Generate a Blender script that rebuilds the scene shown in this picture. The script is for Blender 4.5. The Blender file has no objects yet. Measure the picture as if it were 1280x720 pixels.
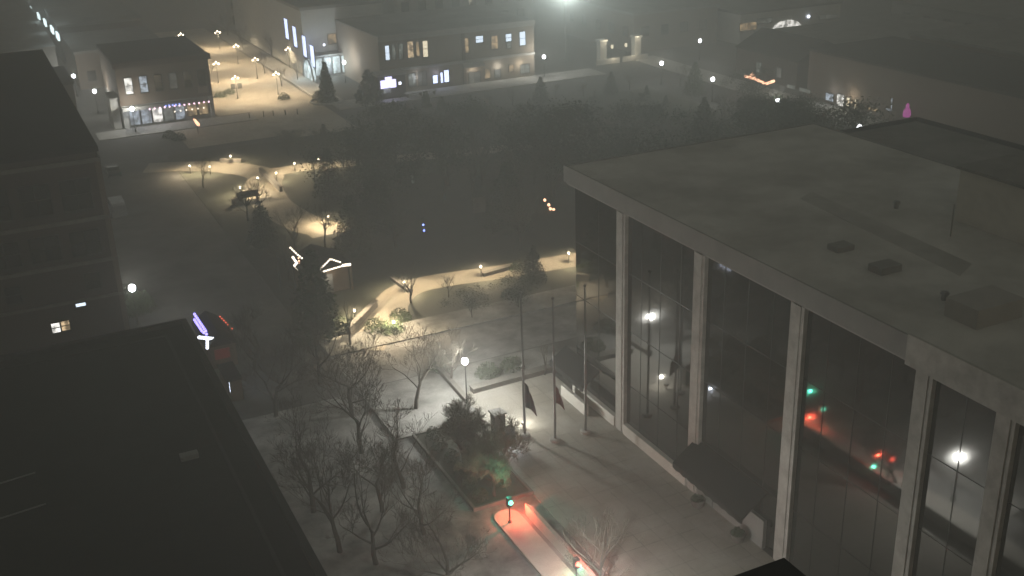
import bpy, bmesh, math, random
from mathutils import Vector, Matrix
R = math.radians
S = bpy.context.scene
C = S.collection
rnd = random.Random(7)

# ------------------------------------------------------------------ camera
HC = 45.0
F, PITCH, ROLL, AZ = 1383.97, .390527, -.033304, .44283
fw = Vector((math.sin(AZ)*math.cos(PITCH), math.cos(AZ)*math.cos(PITCH), -math.sin(PITCH)))
r0 = Vector((math.cos(AZ), -math.sin(AZ), 0)); u0 = r0.cross(fw)
rt = r0*math.cos(ROLL)+u0*math.sin(ROLL); up = u0*math.cos(ROLL)-r0*math.sin(ROLL)
cam = bpy.data.cameras.new('camera'); co = bpy.data.objects.new('camera', cam); C.objects.link(co)
m = Matrix((rt, up, -fw)).transposed().to_4x4(); m.translation = (0, 0, HC); co.matrix_world = m
cam.sensor_width = 36; cam.lens = 36*F/1280; cam.clip_start = .1; cam.clip_end = 2000
S.camera = co

def ray(x, y): return rt*((x-640)/F) - up*((y-360)/F) + fw
def G(x, y, z=0.0):
    d = ray(x, y); t = (z-HC)/d.z; return Vector((d.x*t, d.y*t, z))
def onY(x, y, Y):
    d = ray(x, y); t = Y/d.y; return Vector((d.x*t, Y, HC+d.z*t))
def onX(x, y, X):
    d = ray(x, y); t = X/d.x; return Vector((X, d.y*t, HC+d.z*t))
def pixel_y(p):
    v = Vector(p)-Vector((0, 0, HC)); return 360-F*v.dot(up)/v.dot(fw)

def pixel_x(p):
    v = Vector(p)-Vector((0, 0, HC)); return 640+F*v.dot(rt)/v.dot(fw)

# ------------------------------------------------------------------ materials
M = {}
def mat(name, col, rough=.85, noise=None, scale=1.0, spec=.3, metal=0, bump=0, detail=6):
    m = bpy.data.materials.new(name); m.use_nodes = True; nt = m.node_tree
    b = nt.nodes['Principled BSDF']
    b.inputs['Base Color'].default_value = (*col, 1); b.inputs['Roughness'].default_value = rough
    b.inputs['Metallic'].default_value = metal; b.inputs['Specular IOR Level'].default_value = spec
    if noise:
        tc = nt.nodes.new('ShaderNodeTexCoord'); n = nt.nodes.new('ShaderNodeTexNoise')
        n.inputs['Scale'].default_value = scale; n.inputs['Detail'].default_value = detail; n.inputs['Roughness'].default_value = .65
        r = nt.nodes.new('ShaderNodeValToRGB'); r.color_ramp.elements[0].position = .36; r.color_ramp.elements[1].position = .66
        r.color_ramp.elements[0].color = (*col, 1); r.color_ramp.elements[1].color = (*noise, 1)
        nt.links.new(tc.outputs['Object'], n.inputs['Vector']); nt.links.new(n.outputs['Fac'], r.inputs['Fac'])
        nt.links.new(r.outputs['Color'], b.inputs['Base Color'])
        if bump:
            bp = nt.nodes.new('ShaderNodeBump'); bp.inputs['Strength'].default_value = bump; bp.inputs['Distance'].default_value = .05
            nt.links.new(n.outputs['Fac'], bp.inputs['Height']); nt.links.new(bp.outputs['Normal'], b.inputs['Normal'])
    M[name] = m; return m
def emit(name, col, strength, vary=None):
    m = bpy.data.materials.new(name); m.use_nodes = True; nt = m.node_tree
    b = nt.nodes['Principled BSDF']; b.inputs['Base Color'].default_value = (.1, .1, .1, 1)
    b.inputs['Emission Color'].default_value = (*col, 1); b.inputs['Emission Strength'].default_value = strength
    if vary:      # things standing inside the lit room, seen through the pane
        tc = nt.nodes.new('ShaderNodeTexCoord'); n = nt.nodes.new('ShaderNodeTexNoise')
        n.inputs['Scale'].default_value = vary; n.inputs['Detail'].default_value = 3
        r = nt.nodes.new('ShaderNodeValToRGB'); r.color_ramp.elements[0].position = .4; r.color_ramp.elements[1].position = .62
        r.color_ramp.elements[0].color = (*[c*.18 for c in col], 1); r.color_ramp.elements[1].color = (*col, 1)
        nt.links.new(tc.outputs['Object'], n.inputs['Vector']); nt.links.new(n.outputs['Fac'], r.inputs['Fac'])
        nt.links.new(r.outputs['Color'], b.inputs['Emission Color'])
    m.cycles.emission_sampling = 'NONE' if strength < 3 else 'AUTO'
    M[name] = m; return m
def brick_mat(name, c1, c2, mortar, scale):
    m = mat(name, c1); nt = m.node_tree; b = nt.nodes['Principled BSDF']
    tc = nt.nodes.new('ShaderNodeTexCoord'); bt = nt.nodes.new('ShaderNodeTexBrick'); mp = nt.nodes.new('ShaderNodeVectorMath')
    mp.operation = 'MULTIPLY_ADD'; mp.inputs[1].default_value = (1, 1, 1)
    sx = nt.nodes.new('ShaderNodeSeparateXYZ'); cb = nt.nodes.new('ShaderNodeCombineXYZ'); ad = nt.nodes.new('ShaderNodeMath')
    nt.links.new(tc.outputs['Object'], sx.inputs[0]); nt.links.new(sx.outputs[0], ad.inputs[0]); nt.links.new(sx.outputs[1], ad.inputs[1])
    nt.links.new(ad.outputs[0], cb.inputs[0]); nt.links.new(sx.outputs[2], cb.inputs[1])
    bt.inputs['Scale'].default_value = scale; bt.inputs['Color1'].default_value = (*c1, 1); bt.inputs['Color2'].default_value = (*c2, 1)
    bt.inputs['Mortar'].default_value = (*mortar, 1); bt.inputs['Mortar Size'].default_value = .015
    nt.links.new(cb.outputs[0], bt.inputs['Vector']); nt.links.new(bt.outputs['Color'], b.inputs['Base Color'])
    return m
def paver_mat(name, c1, c2, mortar, scale, patch):
    m = mat(name, c1, .8); nt = m.node_tree; b = nt.nodes['Principled BSDF']
    tc = nt.nodes.new('ShaderNodeTexCoord'); bt = nt.nodes.new('ShaderNodeTexBrick')
    bt.offset = 0; bt.inputs['Scale'].default_value = scale; bt.inputs['Brick Width'].default_value = .5; bt.inputs['Row Height'].default_value = .5
    bt.inputs['Color1'].default_value = (*c1, 1); bt.inputs['Color2'].default_value = (*c2, 1)
    bt.inputs['Mortar'].default_value = (*mortar, 1); bt.inputs['Mortar Size'].default_value = .012
    n = nt.nodes.new('ShaderNodeTexNoise'); n.inputs['Scale'].default_value = .22; n.inputs['Detail'].default_value = 8; n.inputs['Roughness'].default_value = .7
    r = nt.nodes.new('ShaderNodeValToRGB'); r.color_ramp.elements[0].position = .38; r.color_ramp.elements[1].position = .68
    mx = nt.nodes.new('ShaderNodeMixRGB'); mx.inputs['Color2'].default_value = (*patch, 1)
    nt.links.new(tc.outputs['Object'], bt.inputs['Vector']); nt.links.new(tc.outputs['Object'], n.inputs['Vector'])
    nt.links.new(n.outputs['Fac'], r.inputs['Fac']); nt.links.new(r.outputs['Color'], mx.inputs['Fac'])
    nt.links.new(bt.outputs['Color'], mx.inputs['Color1']); nt.links.new(mx.outputs['Color'], b.inputs['Base Color'])
    return m

mat('asphalt', (.05, .05, .05), .9, (.085, .083, .08), .5)
mat('snow_asphalt', (.10, .10, .10), .9, (.36, .36, .355), .35, detail=9)
mat('west_asphalt', (.05, .05, .048), .9, (.13, .13, .125), .22, detail=10)
mat('signal_lit_twig', (.16, .16, .115), .9)  # paler, greener twig: the signal's green light put into the colour
mat('grass', (.028, .032, .02), .95, (.055, .058, .045), .3, detail=9)
mat('thin_snow', (.10, .10, .095), .95, (.40, .40, .385), .28, detail=10)
paver_mat('plaza_pavers', (.30, .28, .24), (.25, .235, .20), (.14, .13, .11), .35, (.40, .39, .36))
paver_mat('path_pavers', (.34, .30, .23), (.29, .255, .20), (.17, .15, .12), 1.2, (.42, .39, .33))
paver_mat('brick_road', (.36, .31, .24), (.31, .265, .205), (.2, .175, .14), 1.2, (.50, .46, .39))
mat('kerb', (.30, .295, .28), .9, (.38, .375, .36), 2)
mat('paint', (.7, .7, .68), .7)
mat('concrete', (.32, .315, .30), .85, (.38, .37, .35), .8)
mat('pale_concrete', (.55, .54, .50), .85, (.47, .46, .43), .9)
mat('column_stone', (.44, .435, .41), .8, (.27, .265, .25), 1.1, detail=9)
mat('roof_grey', (.36, .36, .34), .9, (.60, .60, .575), .16, detail=10)
mat('roof_dark', (.12, .12, .115), .9, (.22, .22, .21), .25, detail=8)
mat('roof_patch', (.28, .28, .265), .9, (.44, .44, .42), .3, detail=9)
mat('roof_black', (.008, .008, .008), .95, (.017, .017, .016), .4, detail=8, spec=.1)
mat('parapet_dark', (.02, .02, .0195), .9, (.03, .03, .029), .9)
mat('black_metal', (.015, .016, .016), .5, spec=.5)
mat('grey_metal', (.22, .225, .23), .45, metal=.6)
mat('mullion', (.018, .019, .018), .5)
mat('awning_black', (.014, .015, .015), .95)
mat('bark', (.03, .027, .022), .95, (.06, .052, .043), 3)
mat('twig', (.085, .076, .062), .95)
mat('evergreen', (.018, .032, .017), .95, (.04, .06, .032), 2)
mat('shrub_leaf', (.03, .05, .025), .95, (.06, .085, .045), 2)
mat('stone_wall', (.11, .105, .095), .9, (.17, .16, .145), 1.5)
mat('white_wall', (.52, .52, .50), .85, (.44, .44, .42), .6)
mat('grey_wall', (.20, .20, .195), .9, (.26, .26, .25), .6)
mat('red_brick', (.16, .07, .05))
brick_mat('brick_red', (.05, .03, .024), (.04, .025, .02), (.065, .058, .05), 1.6)
brick_mat('brick_brown', (.13, .095, .07), (.10, .075, .058), (.17, .15, .13), 1.6)
brick_mat('brick_tan', (.26, .21, .16), (.22, .18, .14), (.25, .23, .2), 1.6)
mat('flag_dark', (.03, .035, .05), .9, (.10, .03, .035), 1.2)
mat('flag_red', (.16, .03, .025), .9, (.10, .03, .03), 1.5)
mat('wood', (.09, .065, .045), .8, (.13, .095, .065), 4)
mat('plank_red', (.30, .05, .04), .7); mat('plank_white', (.62, .62, .6), .7)
mat('van_paint', (.38, .39, .40), .35, spec=.5); mat('car_dark', (.025, .027, .03), .35, spec=.5)
mat('tyre', (.015, .015, .015), .9); mat('dark_glass', (.012, .014, .014), .08, spec=.6)
mat('pale_stone', (.50, .50, .48), .85, (.40, .40, .38), 3)
mat('blue_coat', (.14, .18, .21), .9)
g = mat('facade_glass', (.006, .007, .0065), .05, (.010, .011, .010), .35, spec=.5, bump=.10, detail=1); g.node_tree.nodes['Principled BSDF'].inputs['IOR'].default_value = 2.0
mat('far_ground', (.045, .045, .04), .95, (.10, .10, .095), .1, detail=9)

emit('lit_white', (1, .97, .9), 1.6, 1.1); emit('lit_cool', (.72, .85, 1), 1.5); emit('lit_dim', (.55, .62, .55), .30, 1.2)
emit('lit_warm', (1, .72, .42), .9, 1.4); emit('lit_cream', (1, .86, .6), 1.1); emit('lit_blue', (.55, .64, 1), 2.6)
emit('lit_amber', (1, .68, .35), .5, 1.0); emit('lit_faint', (.6, .6, .52), .14, .8)
emit('sign_violet', (.62, .6, 1), 2.6); emit('lit_shop', (.62, .72, .85), .75, 1.4); emit('lit_hall', (.75, .92, .95), 1.5, .5)
emit('globe_bright', (1, .98, .9), 800); emit('globe_white', (.93, .95, 1), 30); emit('globe_warm', (1, .82, .58), 22); emit('bulb_warm', (1, .86, .68), 2.9); emit('bulb_violet', (.30, .25, 1), 2.9)
emit('bulb_white', (.8, .85, 1), 2.9); emit('bulb_red', (1, .14, .07), 1.4); emit('bulb_blue', (.25, .35, 1), 2.9); emit('bulb_orange', (1, .5, .3), 2.9)
emit('signal_green', (.12, 1, .62), 5); emit('signal_red', (1, .09, .05), 7); emit('pink_glow', (.75, .12, .55), .4); emit('stall_light', (.75, .82, 1), 10, .9); emit('lit_wash', (.75, .92, .95), 2.2); emit('flood', (.92, 1, .97), 150)
emit('bulb_pink', (1, .62, .78), 2.9)

# ------------------------------------------------------------------ mesh building
class MB:
    def __init__(self): self.v = []; self.f = []
    def add(self, vs, fs):
        n = len(self.v); self.v += [tuple(v) for v in vs]; self.f += [tuple(i+n for i in f) for f in fs]; return self
    def box(self, x0, x1, y0, y1, z0, z1):
        return self.add([(x0,y0,z0),(x1,y0,z0),(x1,y1,z0),(x0,y1,z0),(x0,y0,z1),(x1,y0,z1),(x1,y1,z1),(x0,y1,z1)],
                        [(3,2,1,0),(4,5,6,7),(0,1,5,4),(1,2,6,5),(2,3,7,6),(3,0,4,7)])
    def prism(self, poly, z0, z1):
        a = sum(p[0]*q[1]-q[0]*p[1] for p, q in zip(poly, poly[1:]+poly[:1]))
        if a < 0: poly = poly[::-1]
        n = len(poly)
        return self.add([(p[0],p[1],z0) for p in poly]+[(p[0],p[1],z1) for p in poly],
                        [tuple(range(n))[::-1], tuple(range(n,2*n))]+[(i,(i+1)%n,(i+1)%n+n,i+n) for i in range(n)])
    def tube(self, pts, rad, n=6, cap=True):
        pts = [Vector(p) for p in pts]
        if not hasattr(rad, '__len__'): rad = [rad]*len(pts)
        vs = []; fs = []
        for i, p in enumerate(pts):
            d = (pts[min(i+1,len(pts)-1)]-pts[max(i-1,0)]); d = d.normalized() if d.length else Vector((0,0,1))
            a = d.cross(Vector((0,0,1)) if abs(d.z) < .9 else Vector((1,0,0))).normalized(); b = d.cross(a)
            for k in range(n):
                t = 2*math.pi*k/n; vs.append(p+(a*math.cos(t)+b*math.sin(t))*rad[i])
        for i in range(len(pts)-1):
            for k in range(n): fs.append((i*n+k, i*n+(k+1)%n, (i+1)*n+(k+1)%n, (i+1)*n+k))
        if cap: fs += [tuple(range(n)), tuple(range((len(pts)-1)*n, len(pts)*n))[::-1]]
        return self.add(vs, fs)
    def lathe(self, prof, c=(0,0,0), n=14):      # profile of (r, z)
        vs = []; fs = []
        for r, z in prof:
            for k in range(n): t = 2*math.pi*k/n; vs.append((c[0]+r*math.cos(t), c[1]+r*math.sin(t), c[2]+z))
        for i in range(len(prof)-1):
            for k in range(n): fs.append((i*n+k, i*n+(k+1)%n, (i+1)*n+(k+1)%n, (i+1)*n+k))
        fs += [tuple(range(n))[::-1], tuple(range((len(prof)-1)*n, len(prof)*n))]
        return self.add(vs, fs)
    def ball(self, c, r, n=10, m=6, sz=1):
        return self.lathe([(max(.001, r*math.sin(math.pi*i/m)), -r*sz*math.cos(math.pi*i/m)) for i in range(m+1)], c, n)
    def build(self, name, mname, parent=None, smooth=False):
        me = bpy.data.meshes.new(name); off = parent_pos(parent)
        me.from_pydata([(v[0]-off.x, v[1]-off.y, v[2]-off.z) for v in self.v], [], self.f)
        me.materials.append(M[mname]); 
        if smooth: me.polygons.foreach_set('use_smooth', [True]*len(me.polygons))
        o = bpy.data.objects.new(name, me); C.objects.link(o); o.parent = parent
        return o
def parent_pos(p):
    v = Vector((0,0,0))
    while p is not None: v += p.location; p = p.parent
    return v
def tag(o, label=None, cat=None, group=None, kind=None):
    if label: o['label'] = label
    if cat: o['category'] = cat
    if group: o['group'] = group
    if kind: o['kind'] = kind
    return o
def thing(name, label, cat, loc=(0,0,0), group=None):
    o = bpy.data.objects.new(name, None); C.objects.link(o); o.location = loc; o.empty_display_size = .3
    return tag(o, label, cat, group)
def copy_tree(o, parent=None):
    c = o.copy(); C.objects.link(c)
    if parent is not None: c.parent = parent
    for ch in list(o.children): copy_tree(ch, c)
    return c
def lamp(parent, pos, watts, col, radius=.12, spot=None):
    l = bpy.data.lights.new('lamp_light', 'SPOT' if spot else 'POINT'); l.energy = watts; l.color = col; l.shadow_soft_size = radius
    o = bpy.data.objects.new('lamp_light', l); C.objects.link(o); o.parent = parent
    o.location = Vector(pos)-parent_pos(parent)
    if spot: l.spot_size = R(spot[0]); l.spot_blend = spot[2] if len(spot) > 2 else .9; o.rotation_euler = Vector(spot[1]).to_track_quat('-Z', 'Y').to_euler()
    return o
def structure(mb, name, mname): return tag(mb.build(name, mname), kind='structure')

def window(parent, face, u, z, w, h, pane, frame='mullion', bars=(1, 1), at=0.0, sill=True):
    """face 'y': wall looking -Y at Y=at, u along X; 'x-': wall looking -X; 'x+': wall looking +X (u along Y)."""
    t = .09
    def bx(mb, a0, a1, d0, d1, z0, z1):
        if face == 'y': mb.box(a0, a1, at-d1, at-d0, z0, z1)
        elif face == 'x-': mb.box(at-d1, at-d0, a0, a1, z0, z1)
        else: mb.box(at+d0, at+d1, a0, a1, z0, z1)
    f = MB(); a0, a1, z0, z1 = u-w/2, u+w/2, z-h/2, z+h/2
    bx(f, a0-t, a0, -.05, .12, z0-t, z1+t); bx(f, a1, a1+t, -.05, .12, z0-t, z1+t)
    bx(f, a0, a1, -.05, .119, z1, z1+t); bx(f, a0-.12, a1+.12, -.05, .2, z0-t-.1, z0-t) if sill else None
    bx(f, a0, a1, -.05, .118, z0-t, z0)
    for i in range(1, bars[0]): c = a0+w*i/bars[0]; bx(f, c-.035, c+.035, .04, .10, z0, z1)
    for i in range(1, bars[1]): c = z0+h*i/bars[1]; bx(f, a0, a1, .042, .098, c-.035, c+.035)
    fo = f.build('window', frame, parent)
    p = MB(); bx(p, a0, a1, -.04, .035, z0, z1); p.build('pane', pane, fo)
    return fo

# ------------------------------------------------------------------ ground and setting
structure(MB().box(-140, 390, -25, 470, -.5, 0), 'ground', 'far_ground')
structure(MB().box(24, 112, 96, 174, 0, .05), 'park_lawn', 'grass')
structure(MB().box(10, 24.5, 20, 300, .004, .012), 'west_road', 'west_asphalt')
structure(MB().box(-60, 42.6, 175, 190, .016, .02), 'north_road', 'asphalt')
structure(MB().box(55.5, 150, 176, 189, .016, .02), 'north_road_east', 'asphalt')
structure(MB().box(42.6, 55.5, 174.5, 300, .016, .03), 'brick_street', 'brick_road')
structure(MB().box(28, 42.6, 177, 196, .024, .034), 'brick_crossing', 'brick_road')
structure(MB().box(113.5, 123, 60, 300, .004, .014), 'east_road', 'asphalt')
structure(MB().box(24.6, 150, 84.5, 92, .008, .016), 'south_road', 'snow_asphalt')
structure(MB().box(24.6, 112, 92, 95.9, 0, .12), 'park_pavement', 'thin_snow')
structure(MB().box(12.3, 24, 44, 84, .016, .02), 'foreground_pavement', 'thin_snow')
structure(MB().box(24.6, 32.2, 74.5, 84.2, 0, .11), 'corner_pavement', 'thin_snow')
structure(MB().box(24, 26, 30, 74, .02, .026), 'near_road', 'snow_asphalt')
structure(MB().box(32.2, 41.0, 20, 79.2, 0, .13), 'plaza_pavement', 'plaza_pavers')
structure(MB().box(30.6, 32.2, 20, 74.5, 0, .125), 'plaza_kerb_strip', 'plaza_pavers')
structure(MB().box(26, 30.6, 20, 62.2, .028, .034), 'median_road', 'snow_asphalt')
structure(MB().box(32.2, 112, 79.2, 84.2, 0, .10), 'south_pavement', 'thin_snow')
structure(MB().box(57, 112, 189.2, 196, 0, .12), 'store_pavement', 'concrete')
structure(MB().box(124, 130, 60, 200, 0, .12), 'east_pavement', 'concrete')
structure(MB().box(16, 42.4, 190.3, 196, 0, .12), 'shop_pavement', 'concrete')
structure(MB().box(36.8, 42.5, 196.1, 300, .03, .15), 'brick_street_pavement_west', 'brick_road')
structure(MB().box(56, 60, 196.2, 290, 0, .12), 'brick_street_pavement', 'concrete')
# park paths
def path(name, pts, w, z):
    vs = []; fs = []
    for i, p in enumerate(pts):
        a = Vector(pts[max(i-1,0)]); b = Vector(pts[min(i+1,len(pts)-1)]); d = (b-a).normalized(); n = Vector((-d.y, d.x))
        ww = w[i] if hasattr(w, '__len__') else w
        for s in (1, -1): q = Vector(p)+n*ww/2*s; vs.append((q.x, q.y, z))
    for i in range(len(pts)-1): fs.append((2*i, 2*i+1, 2*i+3, 2*i+2))
    return structure(MB().add(vs, fs), name, 'path_pavers')
def smooth(pts, k=6):
    out = []
    for i in range(len(pts)-1):
        p = [Vector(pts[max(0, min(len(pts)-1, i+j))]) for j in (-1, 0, 1, 2)]
        for s in range(k):
            t = s/k; out.append(.5*((2*p[1])+(p[2]-p[0])*t+(2*p[0]-5*p[1]+4*p[2]-p[3])*t*t+(3*p[1]-p[0]-3*p[2]+p[3])*t**3))
    return out+[Vector(pts[-1])]
path('park_path', smooth([(27.6, 92), (29.2, 94.5), (32.5, 99), (36, 103.5), (40, 104.6), (48, 103.5), (58, 102.5), (75, 101.5), (112, 101)]), [4.4]*14+[3.9]*35, .056)
path('park_path_west', smooth([(35.4, 125.5), (35.0, 128), (33.5, 131), (32, 141), (33, 150), (34.5, 156), (30.5, 163), (25, 167), (20, 169)]), 5.2, .060)
path('park_path_north', smooth([(34, 156), (40, 156.5), (48, 155), (60, 152), (80, 148)]), 4.0, .064)

# ------------------------------------------------------------------ trees
def rot_about(d, ax, a): return Matrix.Rotation(a, 3, ax) @ d
def bare_tree_meshes(seed, h, spread=1.0, levels=5, dens=1.0):
    r = random.Random(seed); trunk = MB(); crown = MB()
    def grow(p, d, L, rad, lev):
        n = 3; pts = [p]; rad = max(rad, .013); rr = [rad]; q = p; dd = d
        for i in range(n):
            dd = (dd+Vector((r.uniform(-.18,.18), r.uniform(-.18,.18), r.uniform(-.02,.16)))).normalized(); q = q+dd*(L/n); pts.append(q); rr.append(rad*(1-.42*(i+1)/n))
        (trunk if lev < 2 else crown).tube(pts, rr, 6 if lev < 2 else 3, lev < 1)
        if lev >= levels: return
        k = r.choice((2, 3, 3)) if lev else r.choice((4, 5))
        if lev >= 2: k = int(k*dens+r.random())
        for j in range(k):
            t = 1.0 if j == 0 else r.uniform(.45, 1); pp = pts[min(n, int(t*n+.01))] if j == 0 else pts[1].lerp(pts[n], r.random())
            ax = Vector((r.uniform(-1,1), r.uniform(-1,1), r.uniform(-1,1))).cross(dd).normalized()
            nd = rot_about(dd, ax, r.uniform(.35, .95)*spread*(.35 if j == 0 and lev else 1)); nd.z += .08; nd.normalize()
            grow(pp, nd, L*r.uniform(.6, .82), rr[-1]*r.uniform(.6, .85) if j else rr[-1]*.95, lev+1)
    grow(Vector((0,0,0)), Vector((0,0,1)), h*.30, h*.019+.03, 0)
    return trunk, crown
def spray(mb, c, s, r):
    d = Vector((r.gauss(0,1), r.gauss(0,1), r.gauss(0,.7))).normalized(); e = d.orthogonal(); e = Matrix.Rotation(r.uniform(0,6.28), 3, d) @ e
    e = e.normalized(); mb.add([c-d*s, c+e*s*.42, c+d*s, c-e*s*.42], [(0,1,2,3)])
def conifer_meshes(seed, h, w, n=1500):
    r = random.Random(seed); trunk = MB().tube([(0,0,0),(0,0,h*.5),(0,0,h*.96)], [h*.02+.04, h*.012+.02, .02]); crown = MB()
    whorls = int(h*2.4)
    for k in range(whorls):
        z = h*(.08+.88*k/whorls); rad = w*(1-(z/h))**.85*r.uniform(.8, 1.1)+.1
        m_ = max(4, int(n/whorls*(rad/w)*1.6)); arms = r.randint(6, 9); ph = r.random()*6
        for _ in range(m_):
            a = ph+r.randrange(arms)*6.283/arms+r.gauss(0,.16); q = rad*math.sqrt(r.random())
            spray(crown, Vector((q*math.cos(a), q*math.sin(a), z-q*.25+r.gauss(0,.1))), r.uniform(.16,.34), r)
    return trunk, crown
def leafy_meshes(seed, h, w, n=1800):
    r = random.Random(seed); trunk, tw = bare_tree_meshes(seed, h*.95, 1.0, 4); crown = MB(); crown.v, crown.f = tw.v, tw.f
    cl = [Vector((r.gauss(0,w*.33), r.gauss(0,w*.33), h*r.uniform(.38,.95))) for _ in range(26)]
    for _ in range(n):
        c = r.choice(cl); spray(crown, c+Vector((r.gauss(0,w*.13), r.gauss(0,w*.13), r.gauss(0,h*.05))), r.uniform(.12,.26), r)
    return trunk, crown
def bush_meshes(seed, w, h, n=500):
    r = random.Random(seed); mb = MB()
    for _ in range(7): a = r.uniform(0,6.28); mb.tube([(0,0,0), (math.cos(a)*w*.3, math.sin(a)*w*.3, h*.7)], [.03,.01], 3, False)
    for _ in range(n):
        a = r.uniform(0,6.28); q = w*.5*math.sqrt(r.random()); z = h*r.random()*math.sqrt(max(.05, 1-(q/(w*.5))**2))
        spray(mb, Vector((q*math.cos(a), q*math.sin(a), z)), r.uniform(.08,.17), r)
    return mb
def make_tree(name, label, loc, tc, cm, cat='tree', group=None, rz=0, sc=1):
    t = thing(name, label, cat, (0,0,0), group)
    tc[0].build('trunk', 'bark', t); tc[1].build('crown', cm, t)
    t.location = loc; t.rotation_euler.z = rz; t.scale = (sc,)*3
    return t
def again(src, label, loc, group, rz, sc):
    c = copy_tree(src); c.location = loc; c.rotation_euler.z = rz; c.scale = (sc,)*3
    for k in ('group',):
        if group: c['group'] = group
        elif k in c: del c[k]
    c['label'] = label; return c

# foreground bare trees, named one by one
FG = [  # pixel of the foot, height, label
 ((520, 512), 7.5, 'bare spreading tree on the snowy corner left of the white globe lamp'),
 ((452, 566), 8.5, 'bare tree standing among the dark branches in the middle of the snowy corner'),
 ((392, 640), 8.5, 'bare tree against pale snow close beside the edge of the black roof'),
 ((470, 705), 8.0, 'bare tree at the bottom edge of the picture between black roof and road'),
 ((560, 735), 6.5, 'bare tree at the bottom edge just left of the median'),
 ((748, 748), 5.5, 'small bare tree at the bottom edge right of the red signal'),
 ((345, 520), 8.5, 'bare tree behind the black roof below the pavilion'),
 ((400, 480), 7.0, 'tall bare tree below the diagonal lit path'),
 ((318, 462), 7.0, 'bare tree nearest to the violet light display'),
 ((565, 480), 5.0, 'low bare tree directly behind the white globe lamp'),
 ((425, 690), 8.0, 'bare tree low beside the black roof near the bottom edge'),
 ((505, 610), 7.5, 'bare tree between the planting bed and the snowy corner'),
 ((530, 668), 7.0, 'bare tree left of the median, beside the dark road'),
 ((440, 520), 8.0, 'bare tree in the upper part of the snowy corner, right of the big evergreen'),
 ((478, 640), 6.5, 'low bare tree right of the pale snow patch by the black roof'),
]
protos = {}
for i, (px, h, lab) in enumerate(FG):
    p = G(*px); make_tree('bare_tree', lab, (p.x, p.y, 0), bare_tree_meshes(20+i, h*1.15, 1.2, 7 if h > 6 else 6, .92), 'twig', group='bare street trees in the foreground', rz=i)
p = G(514, 379); make_tree('bare_tree', 'thin bare sapling at the bend of the lit path by the path light', (p.x, p.y, 0), bare_tree_meshes(51, 5, .9, 4), 'twig')
p = G(438, 432); make_tree('bare_tree', 'very thin leafless sapling at the near end of the lit path', (p.x, p.y, 0), bare_tree_meshes(53, 6, .5, 3), 'twig')
p = G(681, 470); make_tree('bare_tree', 'small bare sapling behind the flagpoles by the low wall', (p.x, p.y, 0), bare_tree_meshes(54, 3.6, .9, 4), 'twig')
p = G(262, 112); make_tree('bare_tree', 'bare tree catching warm light at the left kerb of the brick street', (p.x, p.y, 0), bare_tree_meshes(55, 8.5, 1, 6), 'twig')
p = G(248, 82); make_tree('bare_tree', 'second bare tree along the left kerb of the brick street', (p.x, p.y, 0), bare_tree_meshes(56, 7, 1, 5), 'twig')
# trees in the planting bed by the median, washed green by the signal
for (x, y, h, lab) in ((29.2, 70.6, 4.2, 'twiggy small tree in planting bed nearest the pale stone pillar'), (27.6, 67.6, 5.0, 'twiggy tree in the middle of the planting bed'),
                       (29.6, 65.6, 4.6, 'twiggy tree on the plaza side of the planting bed, behind the green signal'), (28.0, 63.2, 4.4, 'twiggy tree glowing green directly above the green signal')):
    tk, cr = bare_tree_meshes(int(y*10), h*1.15, 1.35, 6, 1.7)
    make_tree('small_tree', lab, (x, y, .1), (tk, cr), 'signal_lit_twig')
# big evergreens and the dark park mass
p = G(398, 418); make_tree('conifer_tree', 'large dark evergreen below the lit pavilion in front of the path', (p.x, p.y, 0), conifer_meshes(61, 9.5, 3.2, 3000), 'evergreen')
p = G(410, 128); make_tree('conifer_tree', 'tall narrow evergreen in front of the lit glass entrance at the street corner', (p.x, p.y, 0), conifer_meshes(62, 8.0, 2.0, 2200), 'evergreen')
p = G(462, 128); make_tree('conifer_tree', 'broad dark evergreen left of the violet shop sign', (p.x, p.y, 0), conifer_meshes(63, 6.5, 3.4, 2500), 'evergreen')
for px, h in (((533, 134), 3.2), ((552, 136), 2.4)):
    p = G(*px); make_tree('conifer_tree', 'small pointed spruce in front of the store row pavement, ' + ('the taller' if h > 3 else 'the shorter'), (p.x, p.y, 0), conifer_meshes(64+int(h), h, 1.1, 600), 'evergreen')
kinds = []
for k in range(4): kinds.append(('bare_tree', bare_tree_meshes(80+k, 9.5, 1.1, 5, 1.25), 'twig', 9.5))
kinds.append(('conifer_tree', conifer_meshes(90, 10, 4.2, 3200), 'evergreen', 10))
for k in range(4): kinds.append(('dense_tree', leafy_meshes(95+k, 9.5, 7.5, 3000), 'evergreen', 9.5))
src = {}
LAB = {'bare_tree': 'dark leafless tree in the unlit middle of the park', 'conifer_tree': 'dark evergreen in the unlit middle of the park', 'dense_tree': 'dark dense-crowned tree in the unlit middle of the park'}
GRP = {'bare_tree': 'leafless park trees', 'conifer_tree': 'evergreen park trees', 'dense_tree': 'dense park trees'}
spots = []
tr = random.Random(11)
def park_ok(x, y):
    for q in spots:
        if (q[0]-x)**2+(q[1]-y)**2 < 17: return False
    if abs(y-(104-.03*(x-40))) < 4.6 and x > 36: return False
    if x < 40 and 97 < y < 174: return False
    if y < 98 or y > 172: return False
    for tx, ty in ((62.3, 119), (45, 119.1), (54, 122.5), (51.3, 139.4)):
        if y < ty+1 and abs(x*ty-y*tx)/math.hypot(tx, ty) < 3.0: return False
    if (x-62)**2+(y-119)**2 < 14 or (x-45)**2+(y-119)**2 < 9: return False
    return True
tries = 0
while len(spots) < 105 and tries < 9000:
    tries += 1; x = tr.uniform(40, 110); y = tr.uniform(97, 172)
    if park_ok(x, y): spots.append((x, y))
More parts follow.
